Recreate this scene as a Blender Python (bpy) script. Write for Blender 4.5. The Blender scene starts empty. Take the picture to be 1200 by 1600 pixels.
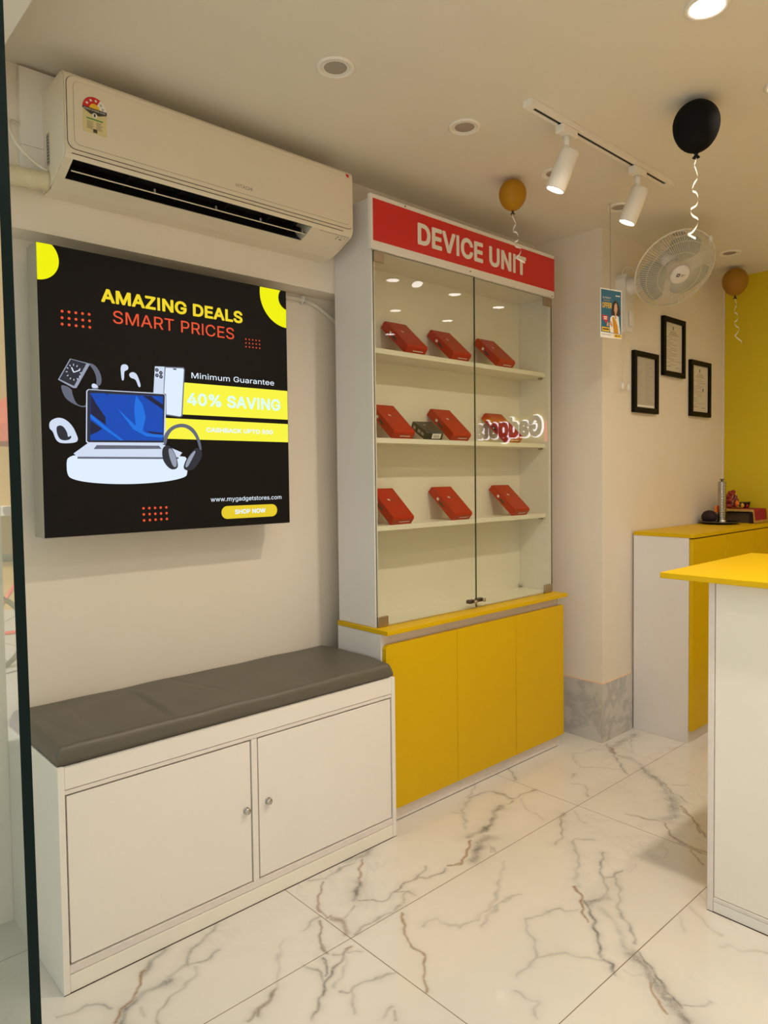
import bpy, bmesh, math, random
import numpy as np
from mathutils import Vector, Matrix

random.seed(7)
scene = bpy.context.scene
COL = scene.collection

# ------------------------------------------------------------------ camera
def make_camera():
    yaw, pitch, roll, f = math.radians(47.5385), math.radians(-2.1845), math.radians(-0.6773), 1109.25
    fw = Vector((-math.sin(yaw)*math.cos(pitch), math.cos(yaw)*math.cos(pitch), math.sin(pitch)))
    r0 = Vector((math.cos(yaw), math.sin(yaw), 0)); u0 = r0.cross(fw)
    r = math.cos(roll)*r0 + math.sin(roll)*u0
    u = -math.sin(roll)*r0 + math.cos(roll)*u0
    cam = bpy.data.cameras.new('camera'); o = bpy.data.objects.new('camera', cam); COL.objects.link(o)
    o.matrix_world = Matrix(((r.x, u.x, -fw.x, 0), (r.y, u.y, -fw.y, 0), (r.z, u.z, -fw.z, 1.35), (0, 0, 0, 1)))
    cam.sensor_fit = 'VERTICAL'; cam.sensor_height = 32.0; cam.lens = f/1600*32.0
    cam.shift_x = 0.73/1600; cam.shift_y = -15.2/1600
    cam.clip_start = 0.02
    scene.camera = o
    return r, u, fw
CAM_R, CAM_U, CAM_F = make_camera()

# ------------------------------------------------------------------ light and exposure
EXPOSURE = 0.36
SKY = (0.96, 0.97, 0.94); SKY_STRENGTH = 0.75
SUN_STRENGTH = 8.0; SUN_DIRECTION = (-0.50, -0.42, -0.76)   # from behind the shop: it lights the street, not the room
LAMP_COLOUR = (1.0, 0.87, 0.70)
DOWNLIGHT_POWER = 2.1
SPOT_POWER = 0.5
scene.view_settings.view_transform = 'Standard'
scene.view_settings.look = 'None'
scene.view_settings.exposure = EXPOSURE
scene.view_settings.gamma = 1.0
scene.view_settings.use_curve_mapping = False
scene.cycles.use_denoising = True
scene.cycles.max_bounces = 10
scene.cycles.diffuse_bounces = 6
scene.cycles.glossy_bounces = 4
scene.cycles.transparent_max_bounces = 16
scene.cycles.sample_clamp_indirect = 8.0
w = bpy.data.worlds.new('daylight'); scene.world = w; w.use_nodes = True
w.node_tree.nodes['Background'].inputs[0].default_value = (*SKY, 1)
w.node_tree.nodes['Background'].inputs[1].default_value = SKY_STRENGTH

def make_sun():
    l = bpy.data.lights.new('sun', 'SUN'); l.energy = SUN_STRENGTH; l.angle = math.radians(1.0); l.color = (1.0, 0.95, 0.86)
    o = bpy.data.objects.new('sun', l); COL.objects.link(o); o.location = (4, 6, 12)
    o.rotation_euler = Vector(SUN_DIRECTION).to_track_quat('-Z', 'Y').to_euler()
make_sun()

# ------------------------------------------------------------------ materials
def principled(name, col, rough=0.5, metal=0.0, noise=0.0, nscale=6.0, bump=0.0, bscale=200.0, coat=0.0, emit=None, estr=1.0, spec=0.5):
    m = bpy.data.materials.new(name); m.use_nodes = True
    nt = m.node_tree; b = nt.nodes['Principled BSDF']
    b.inputs['Base Color'].default_value = (*col, 1); b.inputs['Roughness'].default_value = rough
    b.inputs['Metallic'].default_value = metal; b.inputs['Coat Weight'].default_value = coat
    b.inputs['Specular IOR Level'].default_value = spec
    tc = nt.nodes.new('ShaderNodeTexCoord')
    if noise:
        n = nt.nodes.new('ShaderNodeTexNoise'); n.inputs['Scale'].default_value = nscale; n.inputs['Detail'].default_value = 6
        nt.links.new(tc.outputs['Object'], n.inputs['Vector'])
        mx = nt.nodes.new('ShaderNodeMix'); mx.data_type = 'RGBA'
        mx.inputs[6].default_value = (*[c*(1-noise) for c in col], 1); mx.inputs[7].default_value = (*[min(1, c*(1+noise*.6)) for c in col], 1)
        nt.links.new(n.outputs['Fac'], mx.inputs[0]); nt.links.new(mx.outputs[2], b.inputs['Base Color'])
    if bump:
        n2 = nt.nodes.new('ShaderNodeTexNoise'); n2.inputs['Scale'].default_value = bscale; n2.inputs['Detail'].default_value = 3
        nt.links.new(tc.outputs['Object'], n2.inputs['Vector'])
        bp = nt.nodes.new('ShaderNodeBump'); bp.inputs['Strength'].default_value = bump; bp.inputs['Distance'].default_value = 0.002
        nt.links.new(n2.outputs['Fac'], bp.inputs['Height']); nt.links.new(bp.outputs['Normal'], b.inputs['Normal'])
    if emit:
        b.inputs['Emission Color'].default_value = (*emit, 1); b.inputs['Emission Strength'].default_value = estr
    return m

def glass_mat(name, tint, ior=1.5):
    m = bpy.data.materials.new(name); m.use_nodes = True; nt = m.node_tree; nt.nodes.clear()
    out = nt.nodes.new('ShaderNodeOutputMaterial'); mix = nt.nodes.new('ShaderNodeMixShader')
    fr = nt.nodes.new('ShaderNodeFresnel'); fr.inputs['IOR'].default_value = ior
    tr = nt.nodes.new('ShaderNodeBsdfTransparent'); tr.inputs[0].default_value = (*tint, 1)
    gl = nt.nodes.new('ShaderNodeBsdfGlossy'); gl.inputs['Roughness'].default_value = 0.0
    geo = nt.nodes.new('ShaderNodeNewGeometry'); mp = nt.nodes.new('ShaderNodeMath'); mp.operation = 'MULTIPLY'
    inv = nt.nodes.new('ShaderNodeMath'); inv.operation = 'SUBTRACT'; inv.inputs[0].default_value = 1.0
    nt.links.new(geo.outputs['Backfacing'], inv.inputs[1])
    nt.links.new(fr.outputs[0], mp.inputs[0]); nt.links.new(inv.outputs[0], mp.inputs[1])
    nt.links.new(mp.outputs[0], mix.inputs[0]); nt.links.new(tr.outputs[0], mix.inputs[1]); nt.links.new(gl.outputs[0], mix.inputs[2])
    nt.links.new(mix.outputs[0], out.inputs[0])
    return m

def emitter(name, col, strength=1.0):
    return principled(name, (0.01, 0.01, 0.01), 0.5, emit=col, estr=strength, spec=0.12)

M = {}
M['paint'] = principled('warm_white_wall_paint', (0.78, 0.71, 0.61), 0.65, noise=0.04, nscale=3, bump=0.08, bscale=60)
M['ceiling'] = principled('ceiling_paint', (0.74, 0.70, 0.62), 0.8, noise=0.03, nscale=2, bump=0.05, bscale=40)
M['yellow_paint'] = principled('yellow_wall_paint', (0.66, 0.50, 0.0), 0.55, noise=0.04, nscale=3)
M['white_lam'] = principled('white_laminate', (0.80, 0.76, 0.71), 0.38, noise=0.035, nscale=5)
M['cream_lam'] = principled('cream_laminate', (0.83, 0.79, 0.70), 0.38, noise=0.035, nscale=5)
M['scuffed'] = principled('scuffed_white_edging', (0.76, 0.70, 0.66), 0.5, noise=0.10, nscale=40)
M['grey_lam'] = principled('white_laminate_side', (0.74, 0.71, 0.70), 0.40, noise=0.03, nscale=6)
M['yellow_lam'] = principled('yellow_laminate', (0.65, 0.41, 0.0), 0.45, noise=0.03, nscale=4, spec=0.22)
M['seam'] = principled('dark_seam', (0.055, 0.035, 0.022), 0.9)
M['orange_lit'] = principled('orange_lit_grout', (0.80, 0.56, 0.38), 0.7)  # grout ledge on the skirting, with the orange light on it put into the colour
M['rexine'] = principled('grey_brown_leatherette', (0.105, 0.092, 0.070), 0.42, noise=0.12, nscale=8, bump=0.25, bscale=500)
M['red_board'] = principled('red_sign_vinyl', (0.62, 0.018, 0.014), 0.4)
M['letter_white'] = principled('white_sign_vinyl', (0.80, 0.76, 0.70), 0.5)
M['cab_glass'] = glass_mat('cabinet_glass', (0.93, 0.94, 0.90))
M['door_glass'] = glass_mat('door_glass', (0.84, 0.89, 0.86))
M['glass_edge'] = principled('dark_green_glass_edge', (0.003, 0.012, 0.012), 0.3, spec=0.15)
M['cab_edge'] = principled('green_glass_edge', (0.035, 0.05, 0.03), 0.2)
M['brass'] = principled('brushed_hinge_metal', (0.42, 0.35, 0.26), 0.38, metal=0.9)
M['lock'] = principled('dark_lock_metal', (0.12, 0.085, 0.06), 0.35, metal=0.8)
M['chrome'] = principled('chrome', (0.55, 0.53, 0.50), 0.22, metal=1.0)
M['steel'] = principled('polished_steel', (0.45, 0.43, 0.40), 0.25, metal=1.0)
M['dark_steel'] = principled('dark_tray_metal', (0.10, 0.10, 0.095), 0.3, metal=0.9)
M['alu'] = principled('satin_aluminium', (0.42, 0.41, 0.36), 0.45, metal=0.6)
M['red_box'] = principled('red_carton', (0.46, 0.018, 0.008), 0.38, noise=0.06, nscale=12, spec=0.35)
M['red_deep'] = principled('deep_red_carton_lid_line', (0.30, 0.008, 0.006), 0.4)
M['black_box'] = principled('black_carton', (0.018, 0.017, 0.015), 0.35)
M['print_white'] = principled('white_print', (0.85, 0.82, 0.78), 0.5)
M['print_dark'] = principled('dark_print', (0.05, 0.04, 0.035), 0.5)
M['ac'] = principled('aged_white_plastic', (0.74, 0.66, 0.53), 0.34, noise=0.05, nscale=3)
M['ac_dark'] = principled('black_plastic', (0.010, 0.010, 0.010), 0.5)
M['pipe'] = principled('cream_pipe_wrap', (0.66, 0.60, 0.42), 0.7, noise=0.12, nscale=30, bump=0.4, bscale=90)
M['cable'] = principled('white_cable', (0.72, 0.68, 0.58), 0.5)
M['white_plastic'] = principled('white_plastic', (0.80, 0.78, 0.74), 0.35)
M['white_metal'] = principled('white_powder_coat', (0.82, 0.78, 0.72), 0.4)
M['black'] = principled('black_lacquer', (0.005, 0.004, 0.003), 0.5, spec=0.12)
M['track_black'] = principled('black_track_slot', (0.012, 0.012, 0.012), 0.6)
M['lens_off'] = principled('unlit_lens', (0.34, 0.31, 0.27), 0.2)
M['lens_on'] = emitter('lit_lens', (1.0, 0.93, 0.88), 12.0)
M['bal_black'] = principled('black_latex', (0.006, 0.006, 0.006), 0.75, spec=0.10)
M['bal_gold'] = principled('mustard_latex', (0.42, 0.20, 0.005), 0.5, spec=0.25)
M['bal_amber'] = principled('amber_latex', (0.34, 0.165, 0.012), 0.5, spec=0.25)
M['knot'] = principled('dark_knot', (0.05, 0.025, 0.01), 0.5)
M['ribbon'] = principled('white_satin_ribbon', (0.85, 0.80, 0.72), 0.25)
M['fan_plastic'] = principled('fan_white_plastic', (0.74, 0.71, 0.68), 0.35)
M['fan_blade'] = principled('pale_grey_green_blade', (0.33, 0.35, 0.30), 0.4)
M['fan_wire'] = principled('white_guard_wire', (0.74, 0.70, 0.60), 0.4)
M['paper'] = principled('certificate_paper', (0.66, 0.61, 0.50), 0.6, noise=0.04, nscale=9)
M['paper_grey'] = principled('grey_certificate_paper', (0.50, 0.45, 0.38), 0.5, noise=0.05, nscale=9)
M['ink'] = principled('faded_ink', (0.30, 0.25, 0.19), 0.7)
M['card_white'] = principled('card_white', (0.86, 0.84, 0.80), 0.4)
M['card_blue'] = principled('card_teal_blue', (0.012, 0.13, 0.23), 0.35)
M['card_yellow'] = principled('card_yellow', (0.85, 0.52, 0.02), 0.4)
M['card_red'] = principled('card_red', (0.62, 0.03, 0.03), 0.4)
M['card_orange'] = principled('card_orange', (0.62, 0.27, 0.01), 0.4)
M['card_skin'] = principled('card_skin', (0.62, 0.36, 0.25), 0.5)
M['card_hair'] = principled('card_hair', (0.03, 0.012, 0.008), 0.5)
M['cloth_red'] = principled('red_altar_cloth', (0.30, 0.004, 0.012), 0.8, noise=0.1, nscale=40)
M['cloth_gold'] = principled('gold_cloth_border', (0.45, 0.25, 0.05), 0.6, noise=0.35, nscale=120)
M['maroon'] = principled('dark_maroon_cloth', (0.022, 0.004, 0.006), 0.8)
M['marigold'] = principled('orange_marigold', (0.75, 0.17, 0.015), 0.8)
M['flower_yellow'] = principled('yellow_flower', (0.70, 0.36, 0.02), 0.8)
M['leaf'] = principled('dark_green_leaf', (0.02, 0.07, 0.035), 0.6)
M['garland'] = principled('red_garland', (0.30, 0.03, 0.015), 0.8, noise=0.6, nscale=60)
M['tinsel'] = principled('silver_tinsel', (0.55, 0.5, 0.45), 0.3, metal=0.9)
M['wood_dark'] = principled('dark_wood', (0.09, 0.055, 0.02), 0.5, noise=0.2, nscale=12)
M['street'] = principled('street_concrete', (0.42, 0.40, 0.37), 0.85, noise=0.15, nscale=2)
M['facade'] = principled('ochre_facade', (0.55, 0.36, 0.14), 0.8, noise=0.08, nscale=2)
M['parasol_red'] = principled('red_parasol', (0.62, 0.09, 0.06), 0.7)
M['rubber'] = principled('black_rubber', (0.02, 0.02, 0.02), 0.7)
M['sign_grey'] = principled('grey_sign_face', (0.20, 0.18, 0.17), 0.4)
M['sign_halo'] = emitter('sign_halo', (0.95, 0.95, 1.0), 9.0)
M['sign_red'] = emitter('sign_red_bar', (1.0, 0.2, 0.15), 4.0)
# lit film of the light box
LB = 0.80
M['lb_black'] = principled('lightbox_black_film', (0.004, 0.0035, 0.003), 0.5, emit=(0.004, 0.003, 0.0025), estr=LB, spec=0.12)
for nm, c in dict(yellow=(0.85, 0.85, 0.0), bar=(0.92, 0.88, 0.05), headline=(0.86, 0.66, 0.02), red=(0.78, 0.085, 0.03), white=(0.80, 0.90, 1.0),
                  cyan=(0.72, 0.98, 0.86), grey=(0.30, 0.33, 0.42), mid=(0.12, 0.13, 0.18), dark=(0.022, 0.024, 0.035), blue=(0.003, 0.065, 0.44),
                  blue2=(0.008, 0.16, 0.72), navy=(0.010, 0.012, 0.045), button=(0.78, 0.58, 0.02), pale=(0.62, 0.70, 0.86), frost=(0.72, 0.83, 0.98)).items():
    M['lb_'+nm] = emitter('lightbox_'+nm, c, LB)

# ------------------------------------------------------------------ mesh helpers
ORG = {}
class MB:
    """collects shapes (world coordinates) in one bmesh with several materials"""
    def __init__(s): s.bm = bmesh.new(); s.mats = []
    def mi(s, m):
        if m is None: return 0
        if m not in s.mats: s.mats.append(m)
        return s.mats.index(m)
    def _set(s, faces, m, smooth=False):
        i = s.mi(m)
        for f in faces: f.material_index = i; f.smooth = smooth
    def box(s, x0, x1, y0, y1, z0, z1, m=None, bev=0.0, seg=2):
        r = bmesh.ops.create_cube(s.bm, size=1.0, matrix=Matrix.Translation(((x0+x1)/2, (y0+y1)/2, (z0+z1)/2)) @ Matrix.Diagonal((abs(x1-x0), abs(y1-y0), abs(z1-z0), 1)))
        vs = r['verts']; fs = list({f for v in vs for f in v.link_faces})
        s._set(fs, m)
        if bev:
            es = list({e for v in vs for e in v.link_edges})
            i = s.mi(m)
            rb = bmesh.ops.bevel(s.bm, geom=es, offset=bev, segments=seg, affect='EDGES', profile=0.5)
            for f in rb['faces']: f.material_index = i; f.smooth = True
        return s
    def face(s, pts, m=None, smooth=False):
        f = s.bm.faces.new([s.bm.verts.new(p) for p in pts]); s._set([f], m, smooth); return f
    def prism(s, prof, d0, d1, m=None, axis='y', bev=0.0, smooth=False):
        """profile in the plane across axis, extruded d0..d1; y: (x,z), x: (y,z), z: (x,y)"""
        def P(a, b, d): return {'y': (a, d, b), 'x': (d, a, b), 'z': (a, b, d)}[axis]
        a = [s.bm.verts.new(P(p[0], p[1], d0)) for p in prof]; b = [s.bm.verts.new(P(p[0], p[1], d1)) for p in prof]
        n = len(prof); fs = [s.bm.faces.new(a), s.bm.faces.new(list(reversed(b)))]
        side = [s.bm.faces.new((a[i], b[i], b[(i+1) % n], a[(i+1) % n])) for i in range(n)]
        s._set(fs, m); s._set(side, m, smooth)
        bmesh.ops.recalc_face_normals(s.bm, faces=fs+side)
        return s
    def cyl(s, p0, p1, r0, r1=None, m=None, n=24, caps=True):
        p0, p1 = Vector(p0), Vector(p1); r1 = r0 if r1 is None else r1
        d = (p1-p0).normalized(); q = d.to_track_quat('Z', 'Y')
        ring = lambda p, r: [s.bm.verts.new(p + q @ Vector((r*math.cos(2*math.pi*i/n), r*math.sin(2*math.pi*i/n), 0))) for i in range(n)]
        a, b = ring(p0, r0), ring(p1, r1)
        fs = [s.bm.faces.new((a[i], a[(i+1) % n], b[(i+1) % n], b[i])) for i in range(n)]
        s._set(fs, m, True)
        if caps: s._set([s.bm.faces.new(list(reversed(a))), s.bm.faces.new(b)], m)
        return s
    def tube(s, pts, r, m=None, n=10, closed=False):
        pts = [Vector(p) for p in pts]; N = len(pts); rings = []
        up = Vector((0, 0, 1)); prev = None
        for i, p in enumerate(pts):
            if closed: t = (pts[(i+1) % N]-pts[i-1]).normalized()
            else: t = (pts[min(i+1, N-1)]-pts[max(i-1, 0)]).normalized()
            if prev is None:
                x = t.cross(up if abs(t.z) < .95 else Vector((1, 0, 0))).normalized()
            else: x = (prev - t*prev.dot(t)).normalized()
            prev = x; y = t.cross(x)
            rr = r[i] if isinstance(r, (list, tuple)) else r
            rings.append([s.bm.verts.new(p + x*rr*math.cos(2*math.pi*k/n) + y*rr*math.sin(2*math.pi*k/n)) for k in range(n)])
        fs = []
        for i in range(N if closed else N-1):
            a, b = rings[i], rings[(i+1) % N]
            for k in range(n): fs.append(s.bm.faces.new((a[k], a[(k+1) % n], b[(k+1) % n], b[k])))
        s._set(fs, m, True)
        if not closed: s._set([s.bm.faces.new(list(reversed(rings[0]))), s.bm.faces.new(rings[-1])], m)
        return s
    def lathe(s, prof, mat4=None, m=None, n=32, smooth=True):
        """profile (r, z) turned about local z, placed by mat4"""
        mat4 = mat4 or Matrix(); rings = []
        for r, z in prof:
            rings.append([s.bm.verts.new(mat4 @ Vector((r*math.cos(2*math.pi*k/n), r*math.sin(2*math.pi*k/n), z))) for k in range(n)] if r > 1e-6 else [s.bm.verts.new(mat4 @ Vector((0, 0, z)))])
        fs = []
        for a, b in zip(rings, rings[1:]):
            for k in range(n):
                k2 = (k+1) % n
                if len(a) == 1 and len(b) == 1: continue
                if len(a) == 1: fs.append(s.bm.faces.new((a[0], b[k2], b[k])))
                elif len(b) == 1: fs.append(s.bm.faces.new((a[k], a[k2], b[0])))
                else: fs.append(s.bm.faces.new((a[k], a[k2], b[k2], b[k])))
        s._set(fs, m, smooth); return s
    def sphere(s, c, r, m=None, scale=(1, 1, 1), n=16):
        rr = bmesh.ops.create_uvsphere(s.bm, u_segments=n, v_segments=max(6, n//2), radius=r, matrix=Matrix.Translation(c) @ Matrix.Diagonal((*scale, 1)))
        s._set(list({f for v in rr['verts'] for f in v.link_faces}), m, True); return s
    def build(s, name, m=None, parent=None, recalc=False):
        if recalc: bmesh.ops.recalc_face_normals(s.bm, faces=s.bm.faces)
        org = ORG.get(parent.name if parent else None, Vector((0, 0, 0)))
        bmesh.ops.translate(s.bm, verts=s.bm.verts, vec=-org)
        me = bpy.data.meshes.new(name); s.bm.to_mesh(me); s.bm.free()
        for mm in (s.mats or [m]): me.materials.append(mm)
        o = bpy.data.objects.new(name, me); COL.objects.link(o)
        if parent: o.parent = parent; ORG[o.name] = org
        return o

def tag(o, label=None, cat=None, group=None, kind=None):
    if label: o['label'] = label
    if cat: o['category'] = cat
    if group: o['group'] = group
    if kind: o['kind'] = kind
    return o
def thing(name, label, cat, loc=(0, 0, 0), group=None):
    """an Empty at the base of a thing; its parts are built in world coordinates"""
    o = bpy.data.objects.new(name, None); COL.objects.link(o); o.location = loc; o.empty_display_size = 0.05
    ORG[o.name] = Vector(loc); return tag(o, label, cat, group)
def struct(name, mb, m=None): return tag(mb.build(name, m), kind='structure')
def copy_tree(src, label, loc, rot=None):
    c = src.copy(); COL.objects.link(c); c.location = loc; c['label'] = label
    if rot is not None: c.rotation_euler = rot
    def rec(a, b):
        for ch in list(a.children):
            if ch.type == 'LIGHT': pass
            d = ch.copy(); COL.objects.link(d); d.parent = b; rec(ch, d)
    rec(src, c); return c

def text_mesh(body, bold=0.0):
    """flat lettering from the outlines in GLYPH or its heavier cuts, letter by letter"""
    x = 0.0; font = GLYPH_HALO if bold > .09 else GLYPH_HEAVY if bold > .045 else GLYPH_BOLD if bold > .01 else GLYPH
    vs, fs = [], []
    for ch in body:
        if ch == ' ': x += .21; continue
        cu = bpy.data.curves.new('lettering', 'CURVE'); cu.dimensions = '2D'; cu.fill_mode = 'BOTH'
        adv, *outl = font[ch]
        for q in outl:
            sp = cu.splines.new('POLY'); n = len(q)//2; sp.points.add(n-1); sp.use_cyclic_u = True
            for i in range(n): sp.points[i].co = (x+q[2*i]/1000, q[2*i+1]/1000, 0, 1)
        x += adv/1000-(.022 if bold > .01 else 0)
        o = bpy.data.objects.new('lettering', cu); me = o.to_mesh(); k = len(vs)
        vs += [tuple(v.co[:2]) for v in me.vertices]
        for p in me.polygons:
            t = tuple(k+i for i in p.vertices); fs.append(t if p.normal.z > 0 else t[::-1])
        o.to_mesh_clear(); bpy.data.objects.remove(o); bpy.data.curves.remove(cu)
    xs = [v[0] for v in vs]; ys = [v[1] for v in vs]
    return vs, fs, (min(xs), max(xs), min(ys), max(ys))
def add_text(mb, body, O, U, V, W, H, m, bold=0.0, depth=0.0):
    """flat lettering that fills the W x H box at O spanned by unit vectors U, V"""
    vs, fs, (x0, x1, y0, y1) = text_mesh(body, bold)
    O, U, V = Vector(O), Vector(U), Vector(V); N = U.cross(V)
    P = [O + U*((x-x0)/(x1-x0)*W) + V*((y-y0)/(y1-y0)*H) for x, y in vs]
    front = [mb.bm.verts.new(p + N*depth) for p in P]; out = []
    for f in fs:
        try: out.append(mb.bm.faces.new([front[i] for i in f]))
        except ValueError: pass
    if depth:
        back = [mb.bm.verts.new(p) for p in P]; cnt = {}
        for f in fs:
            for a, b in zip(f, f[1:]+f[:1]): cnt[(a, b)] = 1
        for (a, b) in list(cnt):
            if (b, a) not in cnt: out.append(mb.bm.faces.new((front[b], front[a], back[a], back[b])))
    mb._set(out, m); return mb
def rrect(cx, cy, w, h, r, n=5):
    p = []
    for sx, sy, a0 in ((1, 1, 0), (-1, 1, 90), (-1, -1, 180), (1, -1, 270)):
        for k in range(n+1):
            a = math.radians(a0+90*k/n); p.append((cx+sx*(w/2-r)+r*math.cos(a), cy+sy*(h/2-r)+r*math.sin(a)))
    return p
def smooth(pts, it=2):
    for _ in range(it):
        pts = [q for i in range(len(pts)) for q in ((.75*pts[i-1][0]+.25*pts[i][0], .75*pts[i-1][1]+.25*pts[i][1]), (.25*pts[i-1][0]+.75*pts[i][0], .25*pts[i-1][1]+.75*pts[i][1]))]
    return pts
def arc(cx, cy, r, a0, a1, n=24): return [(cx+r*math.cos(math.radians(a0+(a1-a0)*k/n)), cy+r*math.sin(math.radians(a0+(a1-a0)*k/n))) for k in range(n+1)]

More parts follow.
